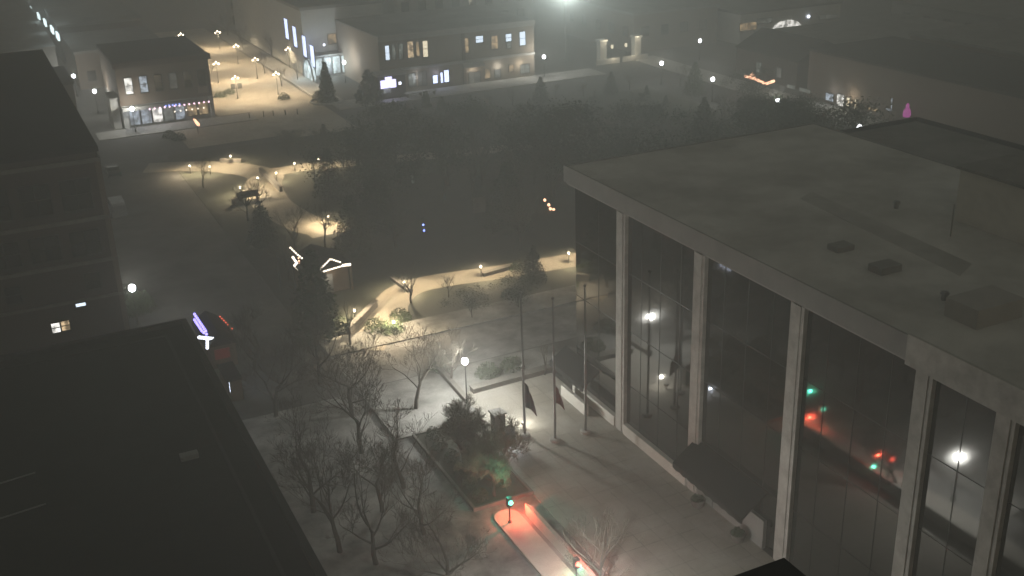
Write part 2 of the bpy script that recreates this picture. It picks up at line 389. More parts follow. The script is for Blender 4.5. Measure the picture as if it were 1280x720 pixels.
for x, y in spots:
    k = tr.randrange(len(kinds)); name, tc, cm, h0 = kinds[k]
    h = tr.uniform(8, 12.5)
    while h > 2.2 and pixel_y((x, y, h)) < (160 if pixel_x((x, y, 3)) < 450 else 128 if x < 100 else 118): h -= .4
    if y < 104: h = min(h, 4.5)
    if name == 'conifer_tree' and h > 9: h = 9
    if k not in src: src[k] = make_tree(name, LAB[name], (x, y, 0), tc, cm, group=GRP[name], rz=tr.uniform(0,6), sc=h/h0)
    else: again(src[k], LAB[name], (x, y, 0), GRP[name], tr.uniform(0,6), h/h0)
# trees over the western lawn, off the path
for x, y, k, h in ((27, 104, 2, 6.5), (35.5, 118, 4, 7.5), (38, 122, 6, 6), (33.2, 121.5, 1, 6.5), (26.5, 113, 1, 7), (27, 126, 4, 6), (27.5, 136, 0, 7), (40.5, 117, 3, 7.5), (40.5, 126, 1, 8), (40, 141, 4, 7), (25.5, 154, 1, 5), (40.5, 164, 0, 5), (47, 166, 4, 4), (40, 148, 2, 6.5), (25, 100, 0, 6), (29.5, 121, 3, 7), (30, 140, 2, 5)):
    name, tc, cm, h0 = kinds[k]; lab = {'bare_tree': 'dark leafless tree on the unlit western lawn of the park', 'conifer_tree': 'dark evergreen on the unlit western lawn of the park', 'dense_tree': 'dark dense-crowned tree on the unlit western lawn of the park'}[name]
    if k not in src: src[k] = make_tree(name, lab, (x, y, 0), tc, cm, group=GRP[name]+' on the west lawn', sc=h/h0)
    else: again(src[k], lab, (x, y, 0), GRP[name]+' on the west lawn', x+y, h/h0)
for px, k, h, lab in (((561, 372), 2, 3.6, 'dark leafless tree added to break the lit near path left of its middle light'), ((667, 352), 4, 4.4, 'dark evergreen added to break the lit near path toward the glass building'), ((648, 385), 5, 3.8, 'dark dense tree below the middle of the lit near path'), ((590, 398), 6, 3.4, 'low dark tree between the near path and the snowy street')):  # first two added to make the dark gaps in the lit path
    p = G(*px); again(src[k], lab, (p.x, p.y, 0), None, px[0], h/kinds[k][3])
# street trees along the brick street and the east road
for i, (px, h) in enumerate((((232, 70), 6), ((331, 92), 5.5), ((352, 108), 5.0), ((303, 62), 6.0), ((372, 100), 5), ((285, 45), 6.5), ((340, 70), 6.5))):
    p = G(*px); again(src[[0,1,2,3][i % 4]] if (i % 4) in src else list(src.values())[0], 'leafless tree along the far warm-lit brick street', (p.x, p.y, 0), 'trees along the brick street', i, h/9.5)
for i, (px, h) in enumerate((((868, 118), 6), ((935, 132), 6.5), ((850, 108), 5), ((905, 150), 6), ((950, 152), 5))):
    p = G(*px); again(list(src.values())[i % len(src)], 'dark street tree beside the east road lamps', (p.x, p.y, 0), 'trees by the east road', i, h/9.5)
for i in range(11):
    x = 62+i*4.6+rnd.uniform(-1,1); y = 174.6+rnd.uniform(-1,1.5); again(list(src.values())[(i*3) % len(src)], 'dark tree in the row along the near side of the north road', (x, y, 0), 'trees along the north road', i, rnd.uniform(.33,.5))
# bushes
bm_ = [bush_meshes(200+i, 2.4, 1.2) for i in range(3)]; bsrc = []
for i, b in enumerate(bm_):
    o = b.build('bush', 'shrub_leaf'); bsrc.append(o); o.location = G(*((355, 124), (287, 118), (276, 122))[i]); o.scale = (1, 1, 1.1)
    tag(o, ('round dark bush on the brick crossing', 'dark bush behind the two-sign lamp post', 'low dark bush on the kerb island by the shop')[i], 'bush')
bush_spots = [((212, 172), 'dark bush on the kerb island in front of the shop'), ((224, 175), 'second dark bush in front of the shop'), ((398, 122), 'clipped bush inside the round stone kerb'),
 ((470, 412), 'bush on the left bank of the diagonal path'), ((500, 400), 'bush catching warm light right of the diagonal path'), ((490, 415), 'dark bush at the lower right of the diagonal path'),
 ((640, 372), 'large dark bush below the middle path'),
 ((650, 338), 'bush at the lit edge of the middle path'), ((610, 470), 'snow-dusted bush right of the globe lamp'), ((640, 462), 'low bush behind the plaza wall'), ((550, 462), 'bush behind the lamp on the park side')]
for i, (px, lab) in enumerate(bush_spots):
    c = copy_tree(bsrc[i % 3]); c.location = G(*px); c.rotation_euler.z = i; c['label'] = lab

# ------------------------------------------------------------------ street lamps
def post_lamp(name, label, loc, h=4.0, watts=900, group=None, col=(1,.97,.87), gr=.2):
    t = thing(name, label, 'street lamp', loc, group); x, y, z = loc
    MB().lathe([(.16,0),(.16,.15),(.11,.2),(.10,.5),(.06,.6),(.05,h-.45),(.09,h-.40),(.09,h-.34),(.05,h-.3)], loc, 10).build('post', 'black_metal', t)
    MB().ball((x, y, z+h), gr, 12, 8, 1.1).build('globe', 'globe_bright' if watts >= 1500 else 'globe_white', t, True)
    MB().lathe([(.10,0),(.05,.08),(.012,.18)], (x, y, z+h+gr*1.04), 8).build('finial', 'black_metal', t)
    if watts < 1500: lamp(t, (x-.02, y-.02, z+h+gr+.32), watts*1.7, col, .18)
    return t
WHITE = [((92,95), 4, 'farther white globe lamp of the pair beyond the brick block', 500), ((118,114), 4, 'nearer white globe lamp of the pair beyond the brick block', 500),
 ((165,136), 4, 'white globe lamp at the left corner of the corner shop', 500), ((165,360), 4, 'white globe lamp lighting shrubs beside the brick block corner', 300),
 ((680,71), 4, 'white globe lamp at the right end of the store row', 500), ((827,79), 4, 'white globe lamp right of the lit gateway', 400), ((891,99), 4, 'white globe lamp left of the orange string-lit eaves', 400),
 ((972,126), 4, 'white globe lamp between string-lit eaves and bright shopfront', 500), ((1074,158), 4, 'white globe lamp in front of the bright shopfront above the roof', 400), ((430,78), 4, 'white globe lamp in front of the lit glass entrance at the street corner', 500)]
for px, h, lab, w in WHITE:
    p = G(px[0], px[1], h); post_lamp('street_lamp', lab, (p.x, p.y, 0), h, w, 'white globe street lamps', gr=.36)
post_lamp('street_lamp', 'bright white globe lamp on a black post behind the plaza wall', (32.1, 77.4, .1), 3.95, 1500, 'white globe street lamps', gr=.3)
post_lamp('street_lamp', 'white globe lamp on the median, seen mirrored in the glass between two columns', (26.2, 47.0, .1), 3.6, 1800, 'white globe street lamps', gr=.27)
def triple_lamp(label, loc, h=4.2, watts=420, signs=False):
    t = thing('street_lamp', label, 'street lamp', loc, 'warm three-globe lamps along the brick street'); x, y, z = loc
    MB().lathe([(.18,0),(.18,.2),(.10,.3),(.06,.7),(.055,h-.3),(.03,h)], loc, 8).build('post', 'black_metal', t)
    MB().tube([(x-.5,y,z+h-.35),(x-.3,y,z+h-.5),(x,y,z+h-.42),(x+.3,y,z+h-.5),(x+.5,y,z+h-.35)], .03, 5).build('arm', 'black_metal', t)
    for dx, dz in ((-.5, -.15), (.5, -.15), (0, .2)): MB().ball((x+dx, y, z+h+dz), .16, 8, 6).build('globe', 'globe_warm', t, True)
    if signs:
        for s in (-1, 1): MB().box(x+s*.62-.42, x+s*.62+.42, y-.10, y-.06, z+1.9, z+2.9).build('sign_panel', 'black_metal', t)
    lamp(t, (x, y-.3, z+h-.1), watts, (1, .78, .50), .2, (170, (0, 0, -1), .4))
TL = [((294,97), 'warm three-globe lamp with two dark sign panels on its post', 1), ((270,79), 'warm three-globe lamp on the left of the brick street, second from the crossing', 0),
 ((247,60), 'warm three-globe lamp on the left of the brick street, third from the crossing', 0), ((226,43), 'farthest warm three-globe lamp on the left of the brick street', 0),
 ((345,92), 'nearest warm three-globe lamp on the right of the brick street', 0), ((319,74), 'warm three-globe lamp on the right of the brick street, second from the crossing', 0),
 ((295,57), 'warm three-globe lamp on the right of the brick street, third from the crossing', 0), ((272,40), 'farthest warm three-globe lamp on the right of the brick street', 0),
 ((316,22), 'warm three-globe lamp far behind the street trees at the very top', 0), ((360,61), 'warm three-globe lamp below the row of bright blue windows', 0)]
for px, lab, sg in TL:
    p = G(px[0], px[1], 4); triple_lamp(lab, (p.x, p.y, 0), 4.0, 8000 if px[1] > 90 else 4500, sg)
def path_light(label, loc, watts=110, h=1.25, cat='path light'):
    t = thing('path_light', label, cat, loc, 'warm low lights along the park paths'); x, y, z = loc
    MB().lathe([(.09,0),(.09,.04),(.05,.06),(.05,h-.18)], loc, 8).build('post', 'black_metal', t)
    MB().lathe([(.08,h-.18),(.10,h-.12),(.10,h),(.07,h+.04)], loc, 10).build('lens', 'globe_warm', t, True)
    MB().lathe([(.17,h+.04),(.12,h+.10),(.02,h+.15)], loc, 10).build('cap', 'black_metal', t)
    lamp(t, (x+.02, y-.22, z+h+.55), watts, (1, .78, .50), .1, (172, (0, -.1, -1), .35))
PL = [((237,207), 'path light at the left end of the far park path', 200), ((288,195), 'path light behind the low wall at the top of the far path', 150), ((300,234), 'path light on the left bank where the far paths meet', 170),
 ((345,216), 'path light on the right bank where the far paths meet', 120), ((368,204), 'path light at the left of the thin far lit strip', 110), ((398,199), 'path light at the right of the thin far lit strip', 90), ((410,270), 'path light by the lit patch above the pavilion', 200),
 ((505,352), 'path light at the bend of the near path beside a sapling', 260), ((443,388), 'path light among stones left of the diagonal path', 240), ((492,402), 'path light among shrubs right of the diagonal path', 200),
 ((601,333), 'path light above the middle lit path', 170), ((711,316), 'path light at the lit path end beside the glass building', 170), ((322,222), 'path light in the middle of the far path junction', 130), ((262,208), 'path light on the far path between two others', 90)]
for px, lab, w in PL:
    p = G(px[0], px[1], 1.25); path_light('warm low '+lab, (p.x, p.y, .05), w*11)

# low walls along the paths
def low_wall(label, a, b, h=.7, t=.45, z=0.0, mname='stone_wall', name='low_wall'):
    a = Vector((a[0], a[1])); b = Vector((b[0], b[1])); d = (b-a).normalized(); n = Vector((-d.y, d.x))*t/2; e = d*.06; k = n*1.25
    th = thing(name, label, 'wall', (a.x, a.y, z))
    MB().prism([tuple(a+n), tuple(b+n), tuple(b-n), tuple(a-n)], z, z+h).build('wall_body', mname, th)
    MB().prism([tuple(a-e+k), tuple(b+e+k), tuple(b+e-k), tuple(a-e-k)], z+h, z+h+.09).build('coping', mname, th)
def wl(label, p0, p1, **k): low_wall(label, G(*p0), G(*p1), **k)
wl('low dark stone wall left of the diagonal lit path', (436,418), (470,384))
wl('low dark stone wall at the left of the far path junction', (292,256), (312,241))
wl('low dark stone wall at the right of the far path junction', (326,216), (352,240))
wl('low stone wall at the bend of the near path', (490,350), (512,366), h=.4)
wl('low stone wall above the middle lit path', (604,346), (640,336), h=.4)
wl('low stone wall below the topmost path light', (276,203), (302,203), h=.5)
wl('dark low wall between the plaza and the snowy street', (590,492), (700,462), h=.55, t=.7)
wl('dark rail-like wall left of the white globe lamp', (548,464), (584,505), h=.5, t=.35)
# kerb ring on the brick crossing
t = thing('planter_ring', 'curved pale stone kerb round the tall narrow evergreen', 'planter', G(400,128))
c = G(408, 127); MB().tube([(c.x+3.0*math.cos(a), c.y+3.0*math.sin(a), .15) for a in [R(100+k*20) for k in range(13)]], .22, 6).build('kerb_stone', 'pale_stone', t)
t = thing('bench', 'dark backless bench on the far path junction', 'bench', G(311,250)); x, y, z = t.location
MB().box(x-1.5, x+1.5, y-.5, y+.5, .5, .68).build('seat', 'wood', t)
for s in (-1, 1): MB().box(x+s*1.2-.1, x+s*1.2+.1, y-.4, y+.4, .06, .5).build('leg', 'black_metal', t)
MB().box(x-1.5, x+1.5, y+.42, y+.5, .68, 1.2).build('backrest', 'wood', t)

# ------------------------------------------------------------------ glass office building
XG = 41.3; ZR = 20.05; Y0 = -5.0; Y1 = 75.0
B = thing('glass_office', 'flat-roofed glass office building with tall pale columns and dark mirror glazing', 'building', (54, 40, 0))
MB().box(XG+.35, 65.4, Y0+.4, Y1-.4, 0, 18.6).build('wall', 'grey_wall', B)
rf = MB().box(41.0, 66.2, Y0, 75.6, 18.95, ZR).build('roof', 'roof_grey', B)
MB().box(40.85, 41.0, Y0-.15, 75.75, 18.8, ZR+.10).box(41.0, 66.2, 75.6, 75.75, 18.8, ZR+.10).box(66.2, 66.35, Y0-.15, 75.75, 18.8, ZR+.10).build('fascia', 'grey_wall', rf)
MB().box(40.66, 40.845, Y0-.1, 38.1, 18.62, ZR+.3).build('fascia_panel', 'column_stone', rf)
MB().box(41.02, 41.5, Y0, 75.5, 18.6, 18.945).build('soffit', 'concrete', B)
COL = [67.1, 57.0, 47.0, 37.0, 31.8, 21.8, 11.8, 1.8]
for cy in COL:
    w = .62 if cy > 38 else .58
    c_ = MB().box(40.98, 41.28, cy-w, cy+w, .13, 18.6)
    c_.box(40.92, 40.98, cy-w*.55, cy+w*.55, .131, 18.59)
    c_.build('column', 'column_stone', B)
edges = [Y1-.3]+COL+[Y0+.4]
for a, b in zip(edges, edges[1:]):
    pane = MB().box(XG, XG+.3, b+.05, a-.05, .35, 18.6).build('glazing', 'facade_glass', B)
    for z in (4.5, 9.2, 13.9): MB().box(XG-.02, XG-.002, b+.05, a-.05, z-.03, z+.03).build('transom', 'mullion', pane)
    n_ = 4 if a-b > 8 else 2
    for i in range(1, n_): c = b+(a-b)*i/n_; MB().box(XG-.025, XG-.003, c-.022, c+.022, .36, 18.59).build('mullion', 'mullion', pane)
    if b > 56: MB().box(40.88, 41.28, b+.7, a-.7 if a < 74 else a, .13, 1.05).build('plinth', 'pale_concrete', B)
# end wall glass to the left return
# entrance awnings
def awning(lab, y0, y1, x0, z0, z1):
    vs = []; n = 9
    mb = MB()
    mb.add([(41.2,y0,z1),(41.2,y1,z1),(x0,y1,z0+.5),(x0,y0,z0+.5),(41.2,y0,z1-.08),(41.2,y1,z1-.08),(x0,y1,z0+.42),(x0,y0,z0+.42)], [(0,3,2,1),(4,5,6,7),(0,1,5,4),(2,3,7,6),(1,2,6,5),(0,4,7,3)])
    for i in range(n):      # scalloped valance
        a = y0+(y1-y0)*i/n; b = y0+(y1-y0)*(i+1)/n; m_ = (a+b)/2
        mb.add([(x0-.02,a,z0+.46),(x0-.02,b,z0+.46),(x0-.02,b,z0+.1),(x0-.02,m_,z0),(x0-.02,a,z0+.1),(x0+.02,a,z0+.46),(x0+.02,b,z0+.46),(x0+.02,b,z0+.1),(x0+.02,m_,z0),(x0+.02,a,z0+.1)],
               [(0,1,2,3,4),(9,8,7,6,5),(2,1,6,7),(0,4,9,5),(3,2,7,8),(4,3,8,9)])
    o = mb.build('awning', 'awning_black', B); o['label'] = lab
    for y in (y0+.05, y1-.05): MB().tube([(41.2,y,z1-.15),(x0+.05,y,z0+.4)], .03, 5).build('awning_arm', 'black_metal', o)
awning('black entrance awning between the second and third column', 48.9, 57.0, 39.3, 2.5, 4.4)
awning('black awning over the side entrance at the far end', 70.6, 76.4, 39.6, 2.2, 3.8)
MB().box(39.7, 40.0, 70.4, 74.6, .13, 1.15).build('entrance_wall', 'pale_concrete', B)
MB().box(41.0, 41.28, 48.8, 57.0, .13, 2.3).build('entrance_panel', 'grey_wall', B)
# roof furniture
ph = [G(1172, 300, ZR), G(1279, 322, ZR)]
P = MB().box(56.8, 65.6, 36, 50.4, ZR+.02, ZR+3.6).build('penthouse', 'pale_concrete', B)
MB().box(56.6, 65.8, 35.8, 50.6, ZR+3.6, ZR+3.8).build('penthouse_roof', 'roof_dark', P)
q = G(1050, 312, ZR); MB().box(q.x-.6, q.x+.7, q.y-.5, q.y+.5, ZR+.005, ZR+.35).build('roof_hatch', 'grey_wall', B)
q = G(1105, 338, ZR); MB().box(q.x-.8, q.x+.8, q.y-.6, q.y+.5, ZR+.005, ZR+.45).build('roof_hatch', 'grey_wall', B)
q = G(1188, 296, ZR); MB().tube([(q.x,q.y,ZR+.01),(q.x,q.y,ZR+2.2)], .05, 6).build('vent_pipe', 'grey_metal', B)
q = G(1000, 248, ZR); q2 = G(1200, 345, ZR); q3 = G(1215, 330, ZR); q4 = G(1015, 240, ZR)
MB().prism([tuple(v.xy) for v in (q, q2, q3, q4)], ZR+.004, ZR+.02).build('wet_band', 'roof_patch', B)  # thin darker sheet standing for a wet, snow-free band
q = G(1100, 372, ZR); q2 = G(1279, 385, ZR); q3 = G(1279, 345, ZR)
for px in ((1120, 260), (1180, 375)):
    q_ = G(*px, ZR); MB().lathe([(.16,.004),(.16,.35),(.26,.36),(.22,.5),(.05,.56)], (q_.x,q_.y,ZR), 8).build('roof_vent', 'grey_metal', B)
q = G(1225, 395, ZR); MB().box(q.x-1.6, q.x+1.8, q.y-1.2, q.y+1, ZR+.005, ZR+1.1).build('roof_unit', 'concrete', B)
# dark lower roof behind
t = thing('office_annex', 'darker flat-roofed block joined behind the glass office building', 'building', (75, 40, 0))
MB().box(66.6, 78.6, Y0+8, 75.6, 0, 18.2).build('wall', 'grey_wall', t); MB().box(66.5, 78.7, Y0+7.9, 75.7, 18.2, 18.6).build('roof', 'roof_dark', t)
MB().box(66.5, 78.9, 75.7, 75.95, 18.2, 18.95).box(78.7, 78.95, Y0+8, 75.7, 18.2, 18.95).build('parapet', 'parapet_dark', t)
for i in range(3): window(t, 'y', 69+i*3.5, 14, 1.6, 2.2, 'dark_glass', at=75.6)
# things in front of the entrance
def planter(lab, px, wreath):
    p = G(*px, .13); t = thing('planter', lab, 'planter', p)
    MB().lathe([(.30,0),(.42,.1),(.52,.5),(.56,.62),(.46,.62),(.42,.5)], p, 14).build('bowl', 'stone_wall', t, True)
    bb = bush_meshes(int(px[0]), .95, .55, 160); bb.v = [(v[0]+p.x, v[1]+p.y, v[2]+p.z+.5) for v in bb.v]; bb.build('shrub', 'shrub_leaf', t)
planter('round planter beside the end of the pale plinth', (872,633), 0)
planter('round planter in front of the entrance panel', (922,676), 1)
t = thing('barrier', 'red and white plank barrier on two posts at the entrance', 'barrier', G(905,650,.13)); a = G(891,634,.13); b = G(926,662,.13)
for p in (a, b): MB().box(p.x-.06, p.x+.06, p.y-.06, p.y+.06, .13, 1.25).build('post', 'black_metal', t)
d = (b-a)
for k in range(4):
    p0 = a+d*(k/4); p1 = a+d*((k+1)/4); MB().tube([(p0.x-.09,p0.y,1.0),(p1.x-.09,p1.y,1.0)], .11, 4).build('plank', 'plank_red' if k % 2 == 0 else 'plank_white', t)
t = thing('notice_board', 'pale notice board on two posts right of the barrier', 'sign', G(944,672,.13)); p = t.location
MB().box(p.x-.05, p.x+.05, p.y-.8, p.y+.8, .6, 2.0).build('panel', 'pale_concrete', t)
for s in (-.75, .75): MB().box(p.x-.045, p.x+.045, p.y+s-.04, p.y+s+.04, .13, .6).build('post', 'black_metal', t)

# ------------------------------------------------------------------ flagpoles and flags
POLES = [((656,545), 'flagpole on the left of the plaza row, flag hanging low', 12.6), ((694,551), 'middle flagpole of the plaza row', 12.4), ((732,541), 'flagpole on the right of the row, nearest the glass building', 12.9)]
for px, lab, h in POLES:
    p = G(*px, .13); t = thing('flagpole', 'tall grey '+lab, 'flagpole', p, 'flagpoles on the plaza')
    MB().lathe([(.42,0),(.42,.22),(.36,.26)], p, 16).build('base', 'concrete', t); MB().lathe([(.10,.26),(.10,1),(.085,5),(.05,h-.2)], p, 10).build('pole', 'grey_metal', t, True)
    MB().ball((p.x,p.y,p.z+h-.1), .13, 10, 6).build('finial', 'grey_metal', t, True)
    MB().tube([(p.x+.11,p.y-.05,p.z+1.2),(p.x+.07,p.y-.05,p.z+h-.3)], .012, 4).build('halyard', 'grey_metal', t)
def flag(lab, px, top, w, hgt, mname):
    p = G(*px, .13); n = 14; vs = []; fs = []
    for side in (0, 1):
        for i in range(n+1):
            for j in range(9):
                u = j/8; v = i/n; drop = u*u*1.2*hgt*.35
                vs.append((p.x+.12+u*w*.62*(.5+.5*v), p.y-.05+math.sin(u*9+v*2)*.14*u+side*.015, top-v*hgt*(1-.55*u*(1-v))-drop*.9-u*.2))
    k = (n+1)*9
    for s in (0, 1):
        for i in range(n):
            for j in range(8):
                q = (s*k+i*9+j, s*k+i*9+j+1, s*k+(i+1)*9+j+1, s*k+(i+1)*9+j); fs.append(q if s else q[::-1])
    o = MB().add(vs, fs).build('flag', mname, None, True); tag(o, lab, 'flag')
flag('dark flag hanging limp at half mast on the left flagpole', (656,545), 4.9, 1.5, 2.2, 'flag_dark')
flag('small reddish flag hanging limp on the middle flagpole', (694,551), 5.0, 1.1, 1.5, 'flag_red')
# two stone markers by the bed and a ground light
def marker(lab, px, w, h, mname, cap):
    p = G(*px, .1); t = thing('stone_pillar', lab, 'pillar', p)
    MB().box(p.x-w/2, p.x+w/2, p.y-w/2, p.y+w/2, .1, h).build('shaft', mname, t); MB().box(p.x-w*.62, p.x+w*.62, p.y-w*.62, p.y+w*.62, h, h+.14).build('capstone', cap, t)
    MB().box(p.x-w*.6, p.x+w*.6, p.y-w*.6, p.y+w*.6, .1, .28).build('foot', mname, t) if False else None
marker('dark square stone pillar with a pale cap at the bed corner', (623,542), .9, 2.0, 'stone_wall', 'pale_stone')
p = G(637, 556, .1); t = thing('stone_marker', 'pale slanted stone marker beside the capped pillar', 'monument', p)
MB().add([(p.x-.5,p.y-.3,.1),(p.x+.5,p.y-.3,.1),(p.x+.5,p.y+.3,.1),(p.x-.5,p.y+.3,.1),(p.x-.42,p.y-.18,1.5),(p.x+.42,p.y-.18,1.5),(p.x+.42,p.y+.26,1.75),(p.x-.42,p.y+.26,1.75)],
         [(3,2,1,0),(4,5,6,7),(0,1,5,4),(1,2,6,5),(2,3,7,6),(3,0,4,7)]).build('slab', 'blue_coat', t); MB().box(p.x-.6,p.x+.6,p.y-.4,p.y+.4,.09,.22).build('foot', 'stone_wall', t)
p = G(639, 560, .5); t = thing('ground_light', 'small blue-white ground light in front of the slanted stone marker', 'lamp', (p.x,p.y,.1))
MB().lathe([(.08,0),(.06,.3)], (p.x,p.y,.1), 8).build('stem', 'black_metal', t); MB().ball((p.x,p.y,.5), .10, 8, 6).build('bulb', 'bulb_white', t, True); lamp(t, (p.x,p.y+.2,.75), 40, (.8,.88,1), .08)
p = G(664, 520, .3); t = thing('flood_light', 'low flood light at the foot of the left flagpole', 'lamp', (34.4, 71.2, .13))
MB().lathe([(.1,0),(.06,.1),(.05,.3)], (34.4,71.2,.13), 8).build('stem', 'black_metal', t); MB().box(34.25,34.55,71.1,71.3,.43,.62).build('housing', 'black_metal', t); lamp(t, (34.6,71.7,1.1), 170, (1,.94,.8), .15)
# ------------------------------------------------------------------ planting bed, median and signals
t = thing('planting_bed', 'dark kerbed planting bed along the road beside the plaza', 'planter', (28.4, 68, 0))
MB().box(26.1, 30.5, 62.4, 74.2, 0, .16).build('soil', 'grass', t)
MB().box(25.9, 26.1, 62.2, 74.4, 0, .3).box(30.5, 30.7, 62.2, 74.4, 0, .3).box(26.1, 30.5, 74.2, 74.4, 0, .299).box(26.1, 30.5, 62.2, 62.4, 0, .299).build('kerb', 'stone_wall', t)
for i in range(11):
    c = copy_tree(bsrc[i % 3]); c.location = (27.2+(i % 2)*2.3+rnd.uniform(-.3,.3), 63.4+i*1.0, .16); c.scale = (.55,.55,.8); c.rotation_euler.z = i; c['label'] = 'small shrub in the kerbed bed beside the plaza road'; c['group'] = 'shrubs in the planting bed'
t = thing('traffic_island', 'long pale raised median with rounded nose ending at the green signal', 'median', (28, 50, .03))
nose = [(27.65+.95*math.cos(a), 60.3+.95*math.sin(a)) for a in [R(18*k) for k in range(11)]]
MB().prism([(28.6, 30)]+nose+[(26.7, 30)], .03, .20).build('slab', 'pale_concrete', t)
MB().prism([(29.0, 30), (29.3, 30), (29.3, 59.6), (29.0, 60.2)], .03, .95).build('parapet', 'pale_concrete', t)
def signal(lab, loc, lens, glow, gcol, gpos, gw):
    t = thing('traffic_signal', lab, 'traffic light', loc); x, y, z = loc
    MB().lathe([(.14,0),(.14,.1),(.06,.14),(.05,1.35)], loc, 8).build('post', 'black_metal', t)
    h = MB().box(x-.17, x+.17, y-.17, y+.17, z+1.35, z+2.05).build('head', 'black_metal', t)
    MB().ball((x+.02, y-.21, z+1.72), .17, 10, 7).build('lens', lens, h, True)
    lamp(t, gpos, gw, gcol, .06)
    return t
s1 = signal('traffic signal showing green at the rounded nose of the median', (27.5, 59.6, .2), 'signal_green', 'signal_red', (1,.1,.05), (28.3, 59.9, 1.15), 380)
lamp(s1, (27.7, 60.8, 2.9), 120, (.1, 1, .6), .08)
s2 = signal('traffic signal showing red at the bottom edge of the picture', (28.2, 51.3, .2), 'signal_red', 'signal_green', (.1,1,.6), (28.7, 52.3, .8), 30)
lamp(s2, (28.8, 51.9, 2.0), 160, (1, .1, .05), .08)

# ------------------------------------------------------------------ left blocks
t = thing('foreground_building', 'nearest building with a wide black flat roof filling the lower left', 'building', (-14, 52, 0))
MB().box(-40, 10.9, 18, 83.7, 0, 9.8).build('wall', 'brick_brown', t)
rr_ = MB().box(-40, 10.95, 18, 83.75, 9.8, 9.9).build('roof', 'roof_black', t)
MB().box(-40, 11.1, 83.4, 83.9, 9.805, 10.2).box(10.65, 11.1, 18, 83.4, 9.805, 10.198).build('parapet', 'parapet_dark', t)
MB().box(-40, 9.3, 81.8, 81.95, 9.905, 9.97).box(9.1, 9.3, 18, 81.8, 9.905, 9.968).build('roof_seam', 'parapet_dark', t)
q = G(236, 567, 10.2); MB().box(q.x-.55, q.x+.55, q.y-.3, q.y+.3, 9.905, 10.2).build('roof_vent', 'grey_wall', t)
for px in ((18, 600), (30, 640)): q = G(*px, 10.05); MB().tube([(q.x-1.6,q.y-.1,10.05),(q.x+1.2,q.y+.3,10.05)], .05, 5).build('roof_pipe', 'grey_metal', t)
window(t, 'x+', 82.3, 1.9, 2.2, 2.0, 'lit_cool', at=10.9); window(t, 'x+', 78.8, 1.9, 2.0, 2.0, 'lit_dim', at=10.9)  # unseen lit windows, added for a reflection in the office glass
for i in range(5): window(t, 'x+', 34+i*6, 5.8, 1.5, 2, 'dark_glass', at=10.9)

t = thing('brick_block', 'tall dark brick building at the left edge with pale ledges and two lit windows', 'building', (-12, 138, 0))
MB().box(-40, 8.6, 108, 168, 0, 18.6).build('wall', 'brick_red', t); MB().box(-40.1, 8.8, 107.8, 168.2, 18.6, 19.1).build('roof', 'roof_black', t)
for z, h in ((12.0, .35), (7.75, .35), (4.1, .25), (17.6, .4)): MB().box(-40.05, 8.82, 107.75, 108, z, z+h).box(8.6, 8.83, 108, 168, z, z+h-.002).build('ledge', 'stone_wall', t)
MB().box(8.6, 8.8, 108, 108.6, 0, 17.55).box(8.3, 8.8, 107.8, 108, 0, 17.548).build('corner_pier', 'brick_brown', t)
for zi, z in enumerate((14.7, 9.9, 5.95)):
    for i in range(5):
        u = 6.2-i*3.6
        if zi < 2: window(t, 'y', u, z, 2.6, 2.9 if zi == 0 else 2.4, 'dark_glass', 'mullion', (2,2), 108)
        elif i != 1: window(t, 'y', u, z, 1.3, 1.6, 'dark_glass', 'mullion', (1,2), 108)
for px, w, h, mt in (((70, 410), .75, 1.0, 'lit_white'), ((82, 407), .75, 1.0, 'lit_warm'), ((101, 381), .9, .35, 'lit_cool')):
    q = onY(*px, 107.9); window(t, 'y', q.x, q.z, w, h, mt, 'mullion', (1,2) if h > .5 else (1,1), 108)
for i in range(6): window(t, 'x+', 113+i*9, 10, 2, 2.4, 'dark_glass', 'mullion', (2,2), 8.6)
# shrubs under the lamp at the corner
for i, px in enumerate(((168, 392), (178, 388), (160, 380))):
    c = copy_tree(bsrc[i]); c.location = G(*px); c.scale = (1.2,1.2,2); c['label'] = ('lamp-lit shrub at the brick block corner nearest the lamp', 'outer shrub in the clump under the lamp', 'shrub tight against the brick block under the lamp')[i]

# violet and red light displays on a kiosk behind the black roof
def string_lights(lab, pts, mname, n, r=.10, group='string lights', sag=.0):
    t = thing('light_string', lab, 'string lights', pts[0], group); pts = [Vector(p) for p in pts]
    MB().tube(pts, .015, 3).build('cable', 'black_metal', t)
    L = [(b-a).length for a, b in zip(pts, pts[1:])]; tot = sum(L); proto = None
    for i in range(n):
        s = tot*i/(n-1); k = 0
        while k < len(L)-1 and s > L[k]: s -= L[k]; k += 1
        p = pts[k].lerp(pts[k+1], min(1, s/L[k]))
        if proto is None: proto = MB().ball((p.x,p.y,p.z-.06), r, 6, 4).build('bulb', mname, t); o0 = p
        else: c = proto.copy(); C.objects.link(c); c.location = p-o0; c.parent = t
    return t
kx, ky = 14.3, 98.5
t = thing('kiosk', 'dark market kiosk with gabled roof behind the corner of the black roof', 'kiosk', (15.3, 98, 0))
MB().box(14.0, 16.6, 95.0, 101.2, 0, 2.3).build('wall', 'wood', t)
MB().add([(13.8,94.8,2.3),(16.8,94.8,2.3),(15.3,94.8,3.3),(13.8,101.4,2.3),(16.8,101.4,2.3),(15.3,101.4,3.3)], [(0,1,2),(5,4,3),(0,2,5,3),(2,1,4,5),(1,0,3,4)]).build('roof', 'roof_black', t)
MB().box(14.6, 16.0, 94.95, 95.0, .9, 1.9).build('hatch', 'plank_red', t)
z_ = 2.5
string_lights('violet string lights along the outer edge of the kiosk roof', [G(243,392,3.35), G(257,413,3.35)], 'bulb_violet', 9, .14)
